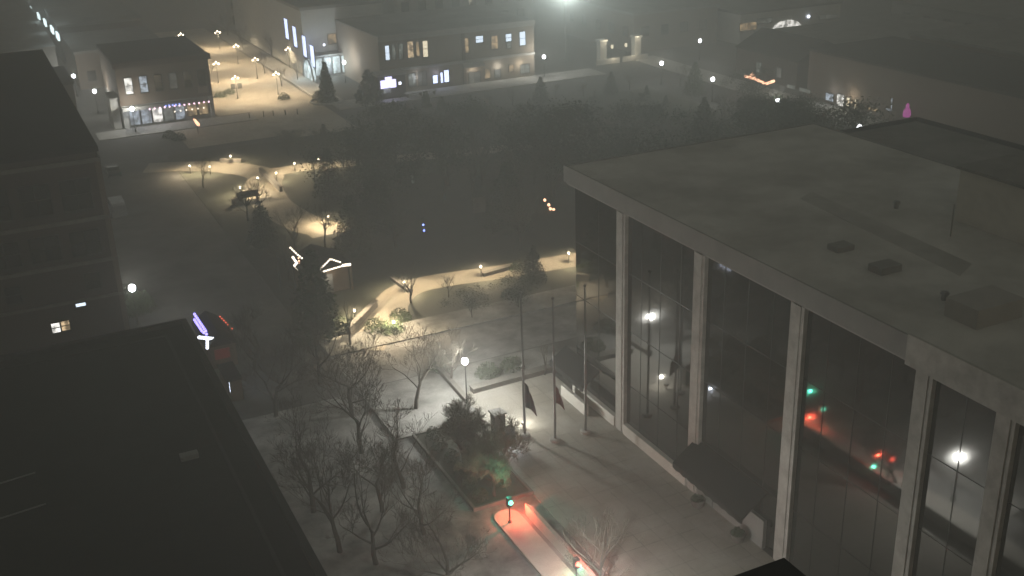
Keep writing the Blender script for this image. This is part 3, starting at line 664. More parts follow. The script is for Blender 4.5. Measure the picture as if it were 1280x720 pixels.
string_lights('blue-violet string lights looped below the outer edge of the kiosk roof', [G(243,399,3.0), G(253,414,3.0), G(258,417,3.0)], 'bulb_violet', 9, .14)
string_lights('dense white string lights along the kiosk gable', [G(249,421,2.9), G(269,423,2.9)], 'bulb_white', 8, .17)
string_lights('white string lights hanging down from the kiosk gable', [G(259,422,2.9), G(259,434,2.9)], 'bulb_white', 5, .15)
string_lights('faint red string lights on the right of the kiosk', [G(275,395,2.7), G(290,410,2.7)], 'bulb_red', 7, .08)
t = thing('mirror_light_stall', 'dark stall added below the violet-lit kiosk, its lit front there to be mirrored in the glass facade', 'stall', (15, 89.5, 0))  # added stall, supplies the bluish light mirrored in the facade
MB().box(14.2, 14.35, 87.8, 91.2, 0, 2.0).build('wall', 'wood', t); MB().box(14.35, 15.3, 87.8, 91.2, 0, .75).build('counter', 'wood', t)
MB().box(14.1, 15.5, 87.6, 91.4, 2.0, 2.12).build('roof', 'roof_black', t)
MB().box(14.36, 14.42, 88.0, 91.0, .8, 1.9).build('light_panel', 'stall_light', t)
MB().box(14.36, 15.4, 87.7, 87.79, 0, 1.999).build('side_panel', 'wood', t)  # side wall added to block the panel's spill
for y_ in (87.85, 91.15): MB().box(15.2, 15.3, y_-.05, y_+.05, .75, 2.0).build('post', 'wood', t)
t = thing('sign_post', 'thin pale post right of the kiosk', 'post', G(292,440)); p = t.location
MB().tube([(p.x,p.y,0),(p.x,p.y,2.6)], .05, 6).build('post', 'pale_stone', t); MB().ball((p.x,p.y,2.65), .1, 8, 6).build('knob', 'pale_stone', t)

# gabled park pavilion with light strings
pv = G(402, 352)
t = thing('park_pavilion', 'small gabled park pavilion outlined with white string lights', 'pavilion', (29.5, 106.5, 0))
MB().box(26.9, 31.6, 107.4, 112.2, .05, 2.7).build('wall', 'wood', t)
MB().add([(26.5,107.0,2.75),(32.0,107.0,2.75),(29.2,107.0,4.0),(26.5,112.6,2.75),(32.0,112.6,2.75),(29.2,112.6,4.0)], [(0,1,2),(5,4,3),(0,2,5,3),(2,1,4,5),(1,0,3,4)]).build('roof', 'roof_black', t)
MB().box(28.6, 29.8, 107.3, 107.4, .06, 2.2).build('door', 'grey_wall', t)
for s in (26.7, 31.8): MB().box(s-.09, s+.09, 107.02, 107.2, .05, 2.75).build('post', 'wood', t)
Yp = 106.9
lamp(t, (29.2, 106.1, 2.3), 60, (1, .85, .65), .1)  # added light without a fitting, lifts the pavilion front
string_lights('white string lights along the flat eave of the pavilion', [onY(393,342,Yp), onY(427,332,Yp)], 'bulb_warm', 15, .10)
string_lights('white string lights up the gable edge of the pavilion', [onY(400,336,Yp), onY(413,323,Yp), onY(425,327,Yp)], 'bulb_warm', 12, .10)
string_lights('white string lights at the right tip of the pavilion', [onY(429,331,Yp), onY(437,330,Yp)], 'bulb_warm', 4, .16)
string_lights('short falling string of white lights at the left of the pavilion', [onY(388,332,Yp), onY(393,338,Yp)], 'bulb_warm', 3, .06)
string_lights('warm string lights on the upper slope of the tall display left of the pavilion', [onY(363,309,110), onY(371,317,110), onY(377,322,110)], 'bulb_warm', 7, .11)
string_lights('bright string lights zigzagging down the tall display left of the pavilion', [onY(366,321,110), onY(371,328,110), onY(368,331,110), onY(374,337,110)], 'bulb_warm', 11, .14)
string_lights('reddish string lights on the right of the tall display left of the pavilion', [onY(373,322,110), onY(375,332,110), onY(375,339,110)], 'bulb_orange', 6, .09)
t = thing('display_stand', 'dark tall display frame carrying light strings left of the pavilion', 'display', (26.2, 110.1, 0))
MB().box(24.7, 24.85, 110.05, 110.2, .05, 4.6).box(26.3, 26.45, 110.05, 110.2, .05, 3.2).build('post', 'black_metal', t); MB().tube([(24.78,110.12,4.6),(26.37,110.12,3.2)], .05, 4).build('rail', 'black_metal', t)

# small lit decorations in the park
def stake_lights(name, lab, cat, pxs, mname, r, z0=1.0):
    p = G(*pxs[0], z0); t = thing(name, lab, cat, (p.x,p.y,0))
    MB().tube([(p.x,p.y,0),(p.x,p.y,z0+1)], .04, 5).build('stake', 'black_metal', t)
    for px in pxs: q = onY(*px, p.y); MB().ball(q, r, 8, 6).build('bulb', mname, t, True)
    return t
stake_lights('lit_shrub', 'small display of blue bulbs in the dark middle of the park', 'light display', [(529,281), (530,288), (538,294), (532,296)], 'bulb_blue', .14)
stake_lights('lit_figure', 'orange string-lit figure in the dark trees near the glass building', 'light display', [(681,250), (686,256), (688,261), (692,262), (693,267), (695,270)], 'bulb_orange', .2, 1.6)
stake_lights('lit_post', 'dim greenish light on a post in the dark far park', 'light display', [(515,221), (516,227)], 'lit_dim', .22)
t = thing('notice_board', 'faint pale notice panel standing in the dark middle of the park', 'sign', G(600,275)); p = t.location
MB().box(p.x-.8,p.x+.8,p.y-.06,p.y+.06,1.0,3.0).build('panel', 'stone_wall', t)
for s in (-.7,.7): MB().box(p.x+s-.05,p.x+s+.05,p.y-.05,p.y+.05,.05,1.0).build('post', 'black_metal', t)

# ------------------------------------------------------------------ corner shop
t = thing('corner_shop', 'two-storey dark brick corner shop with lit storefront', 'building', (30, 210, 0))
YS = 196.2
MB().box(20.8, 36.3, YS, 218, 4.0, 10.8).build('wall', 'brick_brown', t); MB().box(20.8, 36.3, YS+1.0, 217.9, 0, 4.0).build('ground_floor', 'grey_wall', t)
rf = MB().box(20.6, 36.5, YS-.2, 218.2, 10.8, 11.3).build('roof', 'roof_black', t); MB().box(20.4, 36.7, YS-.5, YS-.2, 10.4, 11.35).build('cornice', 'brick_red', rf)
MB().box(20.9, 21.7, YS, YS+.95, 0, 4.0).box(35.7, 36.3, YS, YS+.95, 0, 4.0).build('pier', 'white_wall', t)
MB().box(20.8, 33.4, YS-1.5, YS, 3.3, 3.9).build('canopy', 'grey_wall', t)
for i in range(5):
    u = 22.9+i*1.9; window(t, 'y', u, 1.6, 1.6, 2.5, ('lit_shop','lit_shop','lit_white','lit_blue','lit_shop')[i] if i != 3 else 'lit_dim', at=YS+1.0, sill=False)
for i in range(2): window(t, 'y', 32.6+i*2.0, 1.8, 1.6, 2.2, 'lit_amber', at=YS+1.0, sill=False)
for i, mt in enumerate(('lit_white', 'lit_shop', 'dark_glass', 'lit_faint', 'dark_glass', 'dark_glass')):
    window(t, 'y', 22.6+i*2.45, 7.3, 1.2, 2.7, mt, bars=(1,2), at=YS)
MB().box(33.9, 35.7, YS-.12, YS-.01, 4.6, 5.9).build('sign_board', 'brick_tan', t)
lamp(t, (22.5, YS-.4, 3.0), 100, (.85,.92,1), .3); lamp(t, (27, YS-.4, 3.0), 140, (.9,.92,1), .3); lamp(t, (31, YS-.4, 3.0), 70, (1,.9,.8), .3)
string_lights('pink-white string lights along the canopy edge of the corner shop', [(25.2, YS-1.55, 3.35), (35.2, YS-1.55, 3.35)], 'bulb_pink', 13, .16)
string_lights('blue string lights in the middle of the shop canopy', [(27.9, YS-1.6, 3.55), (30.2, YS-1.6, 3.55)], 'bulb_blue', 5, .15)
string_lights('warm string lights under the dark half of the shop front', [(29.6, YS+.7, 1.9), (34.6, YS+.7, 1.9)], 'bulb_warm', 6, .13)
p = G(246, 154, 1.8); t = thing('lit_sign', 'orange glowing flame-shaped sign right of the corner shop', 'sign', (p.x,p.y,0))
MB().box(p.x-.05,p.x+.05,p.y-.05,p.y+.05,0,1.3).build('post', 'black_metal', t); MB().add([(p.x-.5,p.y,2.6),(p.x-.1,p.y,2.5),(p.x+.5,p.y,1.6),(p.x+.3,p.y,1.2),(p.x-.1,p.y,1.5),(p.x-.5,p.y+.15,2.6),(p.x-.1,p.y+.15,2.5),(p.x+.5,p.y+.15,1.6),(p.x+.3,p.y+.15,1.2),(p.x-.1,p.y+.15,1.5)], [(4,3,2,1,0),(5,6,7,8,9),(0,1,6,5),(1,2,7,6),(2,3,8,7),(3,4,9,8),(4,0,5,9)]).build('flame', 'bulb_orange', t)
# lit pilasters beyond the brick block
t = thing('side_street_building', 'low dark building with two faintly lit pilasters beyond the brick block', 'building', (10, 225, 0))
MB().box(-8, 14.5, 205, 222, 0, 7).build('wall', 'brick_brown', t); MB().box(-8.2, 14.7, 204.8, 222.2, 7, 7.4).build('roof', 'roof_black', t)
for k in range(3): window(t, 'x+', 208+k*4.5, 2, 2, 2.2, 'lit_faint', at=14.5)
t = thing('alley_wall', 'pale wall end catching a narrow streak of lamp light', 'wall', (19.6, 201, 0))
MB().box(19.3, 20.6, 197.0, 203, 0, 5.2).build('wall_body', 'white_wall', t); MB().box(19.2, 20.7, 196.9, 203.1, 5.2, 5.4).build('coping', 'concrete', t)
lamp(t, (18.9, 197.0, 3.9), 40, (1,.92,.75), .1)
# row of lit piers at the very top left
t = thing('lit_terrace', 'long low building with a row of six white wall lights at the top left', 'building', (10, 270, 0))
MB().box(-20, 14.4, 232, 330, 0, 9.2).build('wall', 'grey_wall', t); MB().box(-20.2, 14.6, 231.8, 330.2, 9.2, 9.6).build('roof', 'roof_dark', t)
for px in ((31,3),(39,12),(49,20),(57,28),(66,37),(73,45)):
    q = onX(*px, 14.7)
    lo = MB().box(14.42, 14.75, q.y-2.2, q.y+2.2, q.z-.6, q.z+.6).build('wall_light', 'lit_wash', t)
    lamp(t, (15.6, q.y, q.z-.2), 300, (.8,.95,1), .2)

# ------------------------------------------------------------------ store row
YR = 196.5
t = thing('store_row', 'two-storey brick store row with lit upper windows and shopfronts', 'building', (85, 205, 0))
XA = onY(476,100,YR).x; XB = onY(580,80,YR).x; XC = onY(668,80,YR).x
MB().box(XA, XC, YR, 222, 0, 10.6).build('wall', 'brick_tan', t); MB().box(XA-.1, XC+.1, YR-.05, 222.1, 10.6, 10.9).build('roof', 'roof_dark', t)
MB().box(XA-.15, XC+.15, YR-.5, YR-.06, 9.9, 10.95).build('cornice', 'concrete', t); MB().box(XA, XC, YR-.35, YR-.001, 4.2, 4.7).build('cornice', 'concrete', t)
MB().box(XB-.3, XB+.3, YR-.22, YR-.002, 0, 9.88).build('pier', 'brick_brown', t)
for px, wpx, hpx, mt in (((484,66),5,18,'lit_cool'),((492,65),4,17,'lit_dim'),((501,64),5,18,'lit_dim'),((513,62),7,20,'lit_warm'),((522,61.5),4,18,'lit_amber'),((531.5,61),6,20,'lit_cream'),
                         ((582,57),7,18,'lit_amber'),((599,49),9,8,'lit_cool'),((618,53),8,16,'lit_amber'),((635.5,47),7,9,'lit_cool'),((636,57),5,6,'lit_dim'),((653,48),7,17,'lit_cool')):
    a = onY(px[0]-wpx/2, px[1], YR); b = onY(px[0]+wpx/2, px[1], YR); c = onY(px[0], px[1]-hpx/2, YR); d = onY(px[0], px[1]+hpx/2, YR)
    window(t, 'y', (a.x+b.x)/2, (c.z+d.z)/2, max(.5, b.x-a.x), max(.6, c.z-d.z), mt, bars=(1,2), at=YR)
for px, wpx, hpx, mt in (((515,100),9,16,'lit_dim'),((528,98),10,17,'lit_faint'),((544,99),6,10,'lit_blue'),((552,97),3,13,'lit_blue'),((558,95),6,15,'lit_blue'),
                         ((593,97),14,14,'lit_faint'),((609,92),7,12,'lit_amber'),((622,92),7,10,'lit_faint'),((639,85),6,9,'lit_amber'),((656,86),11,11,'lit_dim')):
    a = onY(px[0]-wpx/2, px[1], YR); b = onY(px[0]+wpx/2, px[1], YR); c = onY(px[0], px[1]-hpx/2, YR); d = onY(px[0], px[1]+hpx/2, YR)
    window(t, 'y', (a.x+b.x)/2, (c.z+d.z)/2, max(.5, b.x-a.x), max(.6, c.z-d.z), mt, bars=(2,2) if wpx > 8 else (1,1), at=YR, sill=False)
a = onY(593,83,YR-1); 
aw = MB().add([(a.x-2, YR-.02, a.z+.9), (a.x+2, YR-.02, a.z+.9), (a.x+2.2, YR-1.3, a.z), (a.x-2.2, YR-1.3, a.z), (a.x-2, YR-.02, a.z+.75), (a.x+2, YR-.02, a.z+.75), (a.x+2.2, YR-1.3, a.z-.12), (a.x-2.2, YR-1.3, a.z-.12)], [(0,1,2,3),(7,6,5,4),(3,2,6,7),(1,5,6,2),(0,3,7,4)])
aw.build('awning', 'white_wall', t)
for u, w_, c_ in ((a.x, 90, (1,.9,.75)), (onY(622,95,YR).x, 130, (.95,.95,.9)), (onY(650,92,YR).x, 120, (1,.92,.75)), (onY(545,100,YR).x, 60, (.6,.65,1)), (onY(520,103,YR).x, 90, (.9,.92,1))): lamp(t, (u, YR-.9, 2.6), w_, c_, .25)
t = thing('sign_kiosk', 'low red-brick front with a glowing violet-white sign at the left end of the store row', 'kiosk', (XA-1, YR-3, 0))
x0 = onY(473,105,YR-4).x; x1 = onY(507,105,YR-4).x
MB().box(x0, x1, YR-4, YR-.1, 0, 4.3).build('wall', 'brick_red', t); MB().box(x0-.2, x1+.2, YR-4.25, YR-.1, 4.3, 4.7).build('roof', 'concrete', t)
for px, w, h, nm, mt in (((485.5,105),3.0,1.5,'sign_panel','sign_violet'),((485.5,98.5),1.3,.7,'sign_panel','sign_violet'),((500,104),.5,.5,'wall_light','bulb_white'),((484,113),1.4,1.0,'door_light','lit_dim')):
    q = onY(*px, YR-4.1); MB().box(q.x-w/2, q.x+w/2, YR-4.15, YR-4.01, q.z-h/2, q.z+h/2).build(nm, mt, t)
lamp(t, (onY(485,105,YR-5).x, YR-5, 2.2), 70, (.65,.62,1), .3)
t = thing('snow_bank', 'pale snow-dusted display table in front of the violet-lit shop', 'table', G(526,120)); p = t.location
MB().box(p.x-3, p.x+3, p.y-.6, p.y+.6, .75, .85).build('table_top', 'pale_stone', t)
for s in (-2.7, 0, 2.7): MB().box(p.x+s-.08, p.x+s+.08, p.y-.5, p.y+.5, 0, .75).build('leg', 'wood', t)
# building on the brick street with bright tall windows
XL = 60.6
t = thing('glass_entrance_building', 'taller building on the street corner with bright blue upper windows and lit glass entrance', 'building', (68, 245, 0))
MB().box(XL, 78, 222.5, 285, 0, 13.2).build('wall', 'white_wall', t); MB().box(XL-.3, 78.2, 222.2, 285.3, 13.2, 13.8).build('roof', 'roof_dark', t)
for px in ((358.5,36),(369,46),(381,58),(391,70)):
    q = onX(*px, XL); window(t, 'x-', q.y, q.z, 2.8, 4.2, 'lit_blue', at=XL)
MB().box(XL+.6, 72.5, 218.6, 222.4, 0, 4.6).build('wall', 'grey_wall', t)
for i in range(6): window(t, 'y', XL+1.6+i*1.85, 2.4, 1.5, 3.4, ('lit_hall','lit_shop','lit_hall','lit_hall','lit_shop','lit_white')[i], at=218.6, sill=False)
for i in range(3): window(t, 'y', XL+6+i*2.4, 7.0, 1.7, 1.9, 'lit_amber', at=222.5)
vs = []
q = onX(386,88,XL-.4)
arc = [(q.y+3.6*math.cos(R(a)), .1+3.9*math.sin(R(a))) for a in range(0, 181, 15)]
MB().add([(XL-.5,y,z) for y,z in arc]+[(XL-.05,y,z) for y,z in arc], [tuple(range(13)), tuple(range(13,26))[::-1]]+[(i,i+13,i+14,i+1) for i in range(12)]).build('arched_window', 'lit_hall', t)
MB().tube([(XL-.6,y,z) for y,z in arc], .18, 5).build('arch_surround', 'grey_metal', t)
lamp(t, (XL+4, 217.0, 3.2), 900, (.8,.95,1), .4); lamp(t, (XL-1.6, q.y, 2.5), 600, (.75,.95,1), .4)
q = onY(405,56,222); MB().ball((q.x,221.9,q.z), .28, 8, 6).build('wall_light', 'bulb_white', t)
# back-row volumes behind store row
for (x0, x1, y0, y1, h, mt, lab) in ((84, 118, 232, 262, 15, 'grey_wall', 'pale hazy block behind the store row'), (18, 35.5, 236, 262, 7, 'brick_brown', 'dark block behind the corner shop along the brick street'), (18, 36, 268, 300, 8, 'brick_red', 'far dark block at the left of the brick street'), (60, 80, 292, 330, 14, 'grey_wall', 'far pale building at the end of the brick street')):
    t = thing('office_block', lab, 'building', ((x0+x1)/2, (y0+y1)/2, 0)); MB().box(x0, x1, y0, y1, 0, h).build('wall', mt, t); MB().box(x0-.2, x1+.2, y0-.2, y1+.2, h, h+.5).build('roof', 'roof_dark', t)
    for k in range(int((x1-x0)/4)):
        for zz in range(2, int(h)-2, 4): window(t, 'y', x0+2.5+k*4, zz+.5, 1.6, 2, 'dark_glass', at=y0)
# ------------------------------------------------------------------ gateway, flood lamp, far right
gx0 = G(749,78).x; gx1 = G(797,78).x; gy = 199.0
p0 = onY(752,70,gy); p1 = onY(795,70,gy)
t = thing('gateway', 'pale stone gateway of two lit pillars joined by a low wall', 'gate', ((p0.x+p1.x)/2, gy, 0))
for p in (p0, p1):
    c_ = MB().box(p.x-.75, p.x+.75, gy-.75, gy+.75, 0, 4.6).build('pillar', 'pale_concrete', t); MB().box(p.x-.95, p.x+.95, gy-.95, gy+.95, 4.6, 5.0).build('capstone', 'pale_stone', c_)
MB().box(p0.x-1.8, (p0.x+p1.x)/2-.5, gy-1.2, gy-.8, 0, 1.1).box((p0.x+p1.x)/2+.4, p1.x+2.2, gy-1.2, gy-.8, 0, 1.1).build('low_wall', 'pale_concrete', t)
for k in (.3, .7):
    q = p0.lerp(p1, k); MB().tube([(q.x,gy,0),(q.x,gy,2.9)], .06, 6).build('lantern_post', 'black_metal', t); MB().box(q.x-.2,q.x+.2,gy-.2,gy+.2,2.9,3.6).build('lantern', 'lit_cream', t)
for p, k in ((p0, 1.2), (p1, -1.2)): lamp(t, (p.x+k*.3, gy-1.8, 5.2), 130, (1,.86,.62), .2)
lamp(t, ((p0.x+p1.x)/2-2, gy-2.2, 1.6), 90, (1,.86,.62), .2); lamp(t, ((p0.x+p1.x)/2+2.5, gy-2.2, 1.6), 70, (1,.86,.62), .2)
p = G(707, -3, 13.0); t = thing('flood_mast', 'very bright floodlight on a tall mast at the top centre', 'street lamp', (p.x,p.y,0))
MB().lathe([(.3,0),(.2,1),(.12,12.6)], (p.x,p.y,0), 8).build('mast', 'grey_metal', t); MB().ball((p.x,p.y,13.0), .62, 12, 8, .8).build('lens', 'flood', t, True); MB().box(p.x-.7,p.x+.7,p.y+.5,p.y+.9,12.5,13.6).build('housing', 'grey_metal', t)
d = (Vector((0,0,45))-p).normalized(); lamp(t, p+d*1.0, 150000, (.86,1,.97), .3, (60, d+Vector((0,0,.22))))
# east side: dark shop buildings facing the road
t = thing('east_shops', 'long dark shop building along the east road with a bright shopfront', 'building', (140, 120, 0))
MB().box(131, 150, 86, 152, 0, 8.2).build('wall', 'brick_brown', t); MB().box(130.8, 150.2, 85.8, 152.2, 8.2, 8.7).build('roof', 'roof_black', t)
def on_east(px, wpx, hpx, mt, X=131.0, bars=(1,1)):
    a = onX(px[0]-wpx/2, px[1], X); b = onX(px[0]+wpx/2, px[1], X); c = onX(px[0], px[1]-hpx/2, X); d = onX(px[0], px[1]+hpx/2, X)
    window(t, 'x-', (a.y+b.y)/2, max(1.1, (c.z+d.z)/2), max(.4, abs(a.y-b.y)), max(.5, c.z-d.z), mt, bars=bars, at=X, sill=False)
on_east((1048,158), 9, 14, 'lit_white', bars=(2,2)); on_east((1058,157), 4, 12, 'lit_cream'); on_east((1068,158), 4, 12, 'lit_cream'); on_east((1065,149), 14, 5, 'lit_warm'); on_east((1035,150), 10, 9, 'lit_shop')
on_east((988,130), 10, 4, 'lit_dim'); on_east((1005,135), 14, 4, 'lit_dim'); on_east((1090,153), 12, 4, 'lit_amber')
lamp(t, (129.8, onX(1058,158,130).y, 2.4), 150, (1,.9,.7), .3); lamp(t, (129.8, onX(1035,152,130).y, 2.4), 70, (.9,.95,1), .3)
t = thing('north_east_house', 'dark house with orange string-lit eaves by the east road', 'house', (138, 166, 0))
MB().box(133.6, 146, 158, 176, 0, 5.0).build('wall', 'brick_red', t)
MB().add([(133.2,157.6,5.0),(146.4,157.6,5.0),(139.8,157.6,8.2),(133.2,176.4,5.0),(146.4,176.4,5.0),(139.8,176.4,8.2)], [(0,1,2),(5,4,3),(0,2,5,3),(2,1,4,5),(1,0,3,4)]).build('roof', 'roof_black', t)
window(t, 'x-', 163, 2.2, 1.4, 1.8, 'lit_faint', at=133.6); window(t, 'x-', 169, 2.2, 1.4, 1.8, 'lit_dim', at=133.6)
zb = 3.6
string_lights('thick orange-white string lights along the house eaves by the east road', [G(932,95,3.6), G(944,98,3.6), G(956,104,3.6)], 'bulb_orange', 22, .26)
string_lights('short orange-white string lights rising at the right of the house eaves', [G(958,104,3.6), G(967,101,3.6)], 'bulb_orange', 8, .26)
string_lights('small loop of orange string lights above the house eaves', [G(938,95,4.2), G(940,92,4.2), G(943,95,4.2)], 'bulb_orange', 5, .2)
t = thing('pale_house', 'faint pale gabled house above the annex roof at the right', 'house', (140, 118, 0))
q = G(1150,150); 
MB().box(151.5, 168, 96, 116, 0, 8).build('wall', 'white_wall', t)
MB().add([(151.0,95.5,8),(151.0,116.5,8),(151.0,106,12.5),(168.4,95.5,8),(168.4,116.5,8),(168.4,106,12.5)], [(0,2,1),(3,4,5),(0,3,5,2),(2,5,4,1),(0,1,4,3)]).build('roof', 'roof_dark', t)
for k in range(5): window(t, 'x-', 98+k*4, 5, 1.2, 1.8, 'dark_glass', at=151.5)
lamp(t, (148.5, 106, 9.5), 260, (.8,.95,.9), .3)
p = G(1133,140,2.5); t = thing('lit_figure', 'magenta glowing pear-shaped ornament above the annex roof edge', 'light display', (p.x,p.y,0)) if False else thing('lit_ornament', 'magenta glowing ornament above the annex roof edge', 'light display', onX(1133,147,129.5))
x, y, z = t.location; z = max(z, .12); t.location.z = z
MB().lathe([(.5,0),(.62,.5),(.55,1.1),(.25,1.6),(.32,1.9),(.1,2.3)], (x,y,z), 10).build('body', 'pink_glow', t, True); MB().lathe([(.62,-.0),(.66,.12)], (x,y,z+.02), 10).build('collar', 'black_metal', t)
q = onX(1112,140,129.5); t = thing('lit_sign', 'small L-shaped pale blue neon beside the magenta ornament', 'sign', (q.x,q.y,max(.1,q.z-.5)))
a, b, c_ = onX(1115,123,129.4), onX(1114,138,129.4), onX(1108,136,129.4)
MB().tube([a, b], .07, 5).tube([b, c_], .16, 5).build('neon_tube', 'lit_shop', t); MB().tube([(q.x,q.y,0.12), (q.x,q.y,max(.5,q.z))], .05, 5).build('post', 'black_metal', t)
# far arch hall and lights at top right
t = thing('arch_hall', 'distant hall with a pale lit arch and dim lit walls at the top right', 'building', (166, 211, 0))
yh = 200.0
a0 = onY(925,36,yh).x; a1 = onY(1050,20,yh).x
MB().box(a0, a1, yh, 222, 0, 6.5).build('wall', 'white_wall', t); MB().box(a0-.3, a1+.3, yh-.3, 222.3, 6.5, 7).build('roof', 'roof_dark', t)
q = onY(983,33,yh); arc = [(q.x+4.2*math.cos(R(a)), max(.1,q.z-.8)+2.2*math.sin(R(a))) for a in range(0, 181, 15)]
MB().add([(x,yh-.25,z) for x,z in arc]+[(x,yh-.02,z) for x,z in arc], [tuple(range(13))[::-1], tuple(range(13,26))]+[(i,i+1,i+14,i+13) for i in range(12)]).build('arched_window', 'lit_white', t)
for px, w, h, mt in (((935,33),4.5,1.6,'lit_amber'),((955,26),4,1.0,'lit_faint'),((1035,21),5,.8,'lit_faint')):
    q = onY(*px, yh); window(t, 'y', q.x, max(1.2,q.z), w, h, mt, bars=(3,1), at=yh, sill=False)
q = onY(1013,21,yh-1); MB().ball((q.x,yh-.4,q.z), .4, 8, 6).build('wall_light', 'bulb_white', t)
for px, h, lab in (((1027,2), 6, 'small white lamp at the very top right edge'), ((875,51), 4, 'small cream lamp alone between floodlight and arch hall')):
    p = G(px[0], px[1], h); post_lamp('street_lamp', lab, (p.x,p.y,0), h, 150, gr=.36, col=(1,.92,.75))
# dark mass of far buildings on the right
for (x0, x1, y0, y1, h, mt, lab) in ((152, 190, 122, 150, 9, 'brick_brown', 'dark flat block beyond the bright shopfront'), (148, 187, 164, 189, 4.4, 'brick_red', 'dark low block between string-lit house and arch hall'), (192, 240, 152, 196, 6, 'grey_wall', 'large dark block at the far right'), (195, 250, 110, 150, 11, 'grey_wall', 'dark block at the right edge beyond the pale house'), (128, 150, 205, 236, 8, 'brick_brown', 'dark building right of the gateway')):
    t = thing('office_block', lab, 'building', ((x0+x1)/2, (y0+y1)/2, 0)); MB().box(x0, x1, y0, y1, 0, h).build('wall', mt, t); MB().box(x0-.2, x1+.2, y0-.2, y1+.2, h, h+.5).build('roof', 'roof_dark', t)
    for k in range(int((x1-x0)/5)): window(t, 'y', x0+3+k*5, h*.55, 1.8, 2, 'dark_glass', at=y0)
    for k in range(int((y1-y0)/6)): window(t, 'x-', y0+3+k*6, h*.55, 1.8, 2, 'dark_glass', at=x0)

# ------------------------------------------------------------------ vehicles
def car(lab, loc, rz, paint, van=False, name='parked_car'):
    t = thing(name, lab, 'van' if van else 'car', (0,0,0)); L, W = (5.2, 1.95) if van else (4.5, 1.8)
    if van: prof = [(-2.6,.4),(-2.6,1.9),(-2.4,2.15),(1.2,2.15),(1.75,1.35),(2.5,1.1),(2.6,.75),(2.6,.4)]
    else: prof = [(-2.2,.4),(-2.25,.85),(-1.9,.98),(-1.45,1.02),(-.95,1.42),(.35,1.45),(1.05,1.0),(2.05,.85),(2.25,.6),(2.2,.4)]
    n = len(prof); w = W/2
    vs = [(x, -w*(.86 if z > 1.1 else 1), z) for x, z in prof]+[(x, w*(.86 if z > 1.1 else 1), z) for x, z in prof]
    MB().add(vs, [tuple(range(n)), tuple(range(n,2*n))[::-1]]+[(i,i+n,(i+1)%n+n,(i+1)%n) for i in range(n)]).build('body', paint, t)
    gz = (1.35, 1.95) if van else (1.06, 1.36)
    for s in (-1, 1):
        MB().box(-1.0 if not van else .2, .5 if not van else 1.2, s*w*.93-.03, s*w*.93+.03, *gz).build('side_window', 'dark_glass', t)
        for x in (-1.4, 1.4):
            wo = MB().tube([(x, s*(w-.1), .34), (x, s*(w+.03), .34)], .34, 14).build('wheel', 'tyre', t); MB().tube([(x, s*(w+.03), .34), (x, s*(w+.045), .34)], .2, 10).build('rim', 'grey_metal', wo)
    MB().box(2.2 if not van else 2.56, 2.27 if not van else 2.63, -.75, -.45, .62, .78).build('headlight', 'pale_stone', t); MB().box(2.2 if not van else 2.56, 2.27 if not van else 2.63, .45, .75, .62, .78).build('headlight', 'pale_stone', t)
    t.location = loc; t.rotation_euler.z = rz
    return t
p = G(148, 268); car('pale van parked beside the brick block on the west road', (p.x,p.y,.02), R(90), 'van_paint', True, 'parked_van')
p = G(206, 462-270); car('dark car standing on the west road beyond the van', (15.2, 168, .02), R(90), 'car_dark')
# shop-front people-height bollards on the crossing
bo = None
for i, px in enumerate(((330,146), (342,145), (357,144), (372,143), (312,148))):
    p = G(*px); t = thing('bollard', 'thin dark bollard in the row along the edge of the brick crossing', 'bollard', p, 'bollards along the brick crossing')
    MB().lathe([(.12,0),(.10,.1),(.08,.9),(.1,.95),(.03,1.02)], p, 8).build('shaft', 'black_metal', t)
# dark parapet corner of the camera's own building
q = G(980, 697, 30.0)
t = thing('tower_roof', 'black corner of a nearby roof at the bottom edge of the picture', 'building', (2, 0, 0))
MB().box(-12, q.x-.15, -12, q.y-.15, 0, 29.6).build('wall', 'brick_brown', t); MB().box(-12, q.x, -12, q.y, 29.6, 30).build('roof', 'roof_black', t)
for k in range(4): window(t, 'x+', -8+k*6, 24, 1.6, 2.2, 'dark_glass', at=q.x-.15)

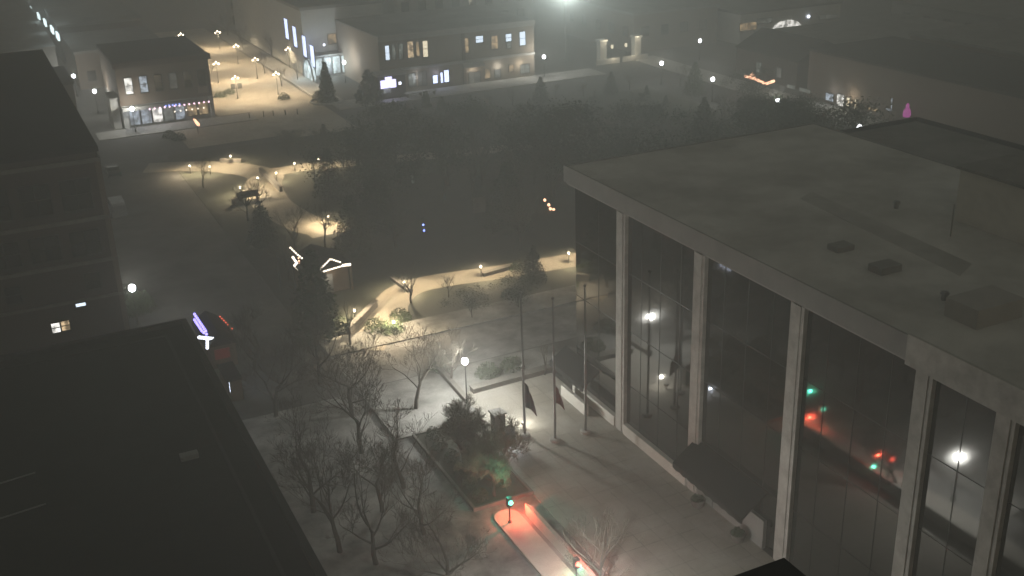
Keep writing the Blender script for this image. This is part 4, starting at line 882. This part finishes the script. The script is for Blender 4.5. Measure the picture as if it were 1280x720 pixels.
# ------------------------------------------------------------------ air, sky and light
hz = MB().box(-150, 400, -30, 480, -1.0, 47.0)
hm = bpy.data.materials.new('haze'); hm.use_nodes = True; nt = hm.node_tree; nt.nodes.remove(nt.nodes['Principled BSDF'])
pv_ = nt.nodes.new('ShaderNodeVolumePrincipled'); pv_.inputs['Color'].default_value = (.93, .93, .90, 1); pv_.inputs['Density'].default_value = .0039; pv_.inputs['Anisotropy'].default_value = .35
nt.links.new(pv_.outputs[0], nt.nodes['Material Output'].inputs['Volume']); M['haze'] = hm
ho = hz.build('haze', 'haze'); tag(ho, kind='stuff')

w = bpy.data.worlds.new('World'); S.world = w; w.use_nodes = True; nt = w.node_tree; bg = nt.nodes['Background']
sky = nt.nodes.new('ShaderNodeTexSky'); sky.sky_type = 'NISHITA'; sky.sun_disc = False; sky.sun_elevation = R(12); sky.sun_rotation = R(200); sky.air_density = 1; sky.dust_density = 6; sky.ozone_density = 1
tint = nt.nodes.new('ShaderNodeMixRGB'); tint.blend_type = 'MIX'; tint.inputs['Fac'].default_value = .8; tint.inputs['Color2'].default_value = (2.2, 2.11, 1.6, 1)   # town glow on low cloud
nt.links.new(sky.outputs[0], tint.inputs['Color1']); nt.links.new(tint.outputs[0], bg.inputs['Color']); bg.inputs['Strength'].default_value = .0275
sl = bpy.data.lights.new('sun', 'SUN'); sl.energy = .02; sl.angle = R(12); sl.color = (1, .96, .9); so = bpy.data.objects.new('sun', sl); C.objects.link(so); so.rotation_euler = (R(78), 0, R(200))

S.view_settings.view_transform = 'Standard'; S.view_settings.look = 'None'; S.view_settings.exposure = .45; S.view_settings.gamma = 1
S.render.engine = 'CYCLES'; cy = S.cycles
cy.max_bounces = 5; cy.diffuse_bounces = 2; cy.glossy_bounces = 3; cy.transmission_bounces = 2; cy.volume_bounces = 1; cy.transparent_max_bounces = 4
cy.sample_clamp_direct = 12; cy.sample_clamp_indirect = 2; cy.use_denoising = True; cy.caustics_reflective = False; cy.caustics_refractive = False; cy.use_light_tree = True
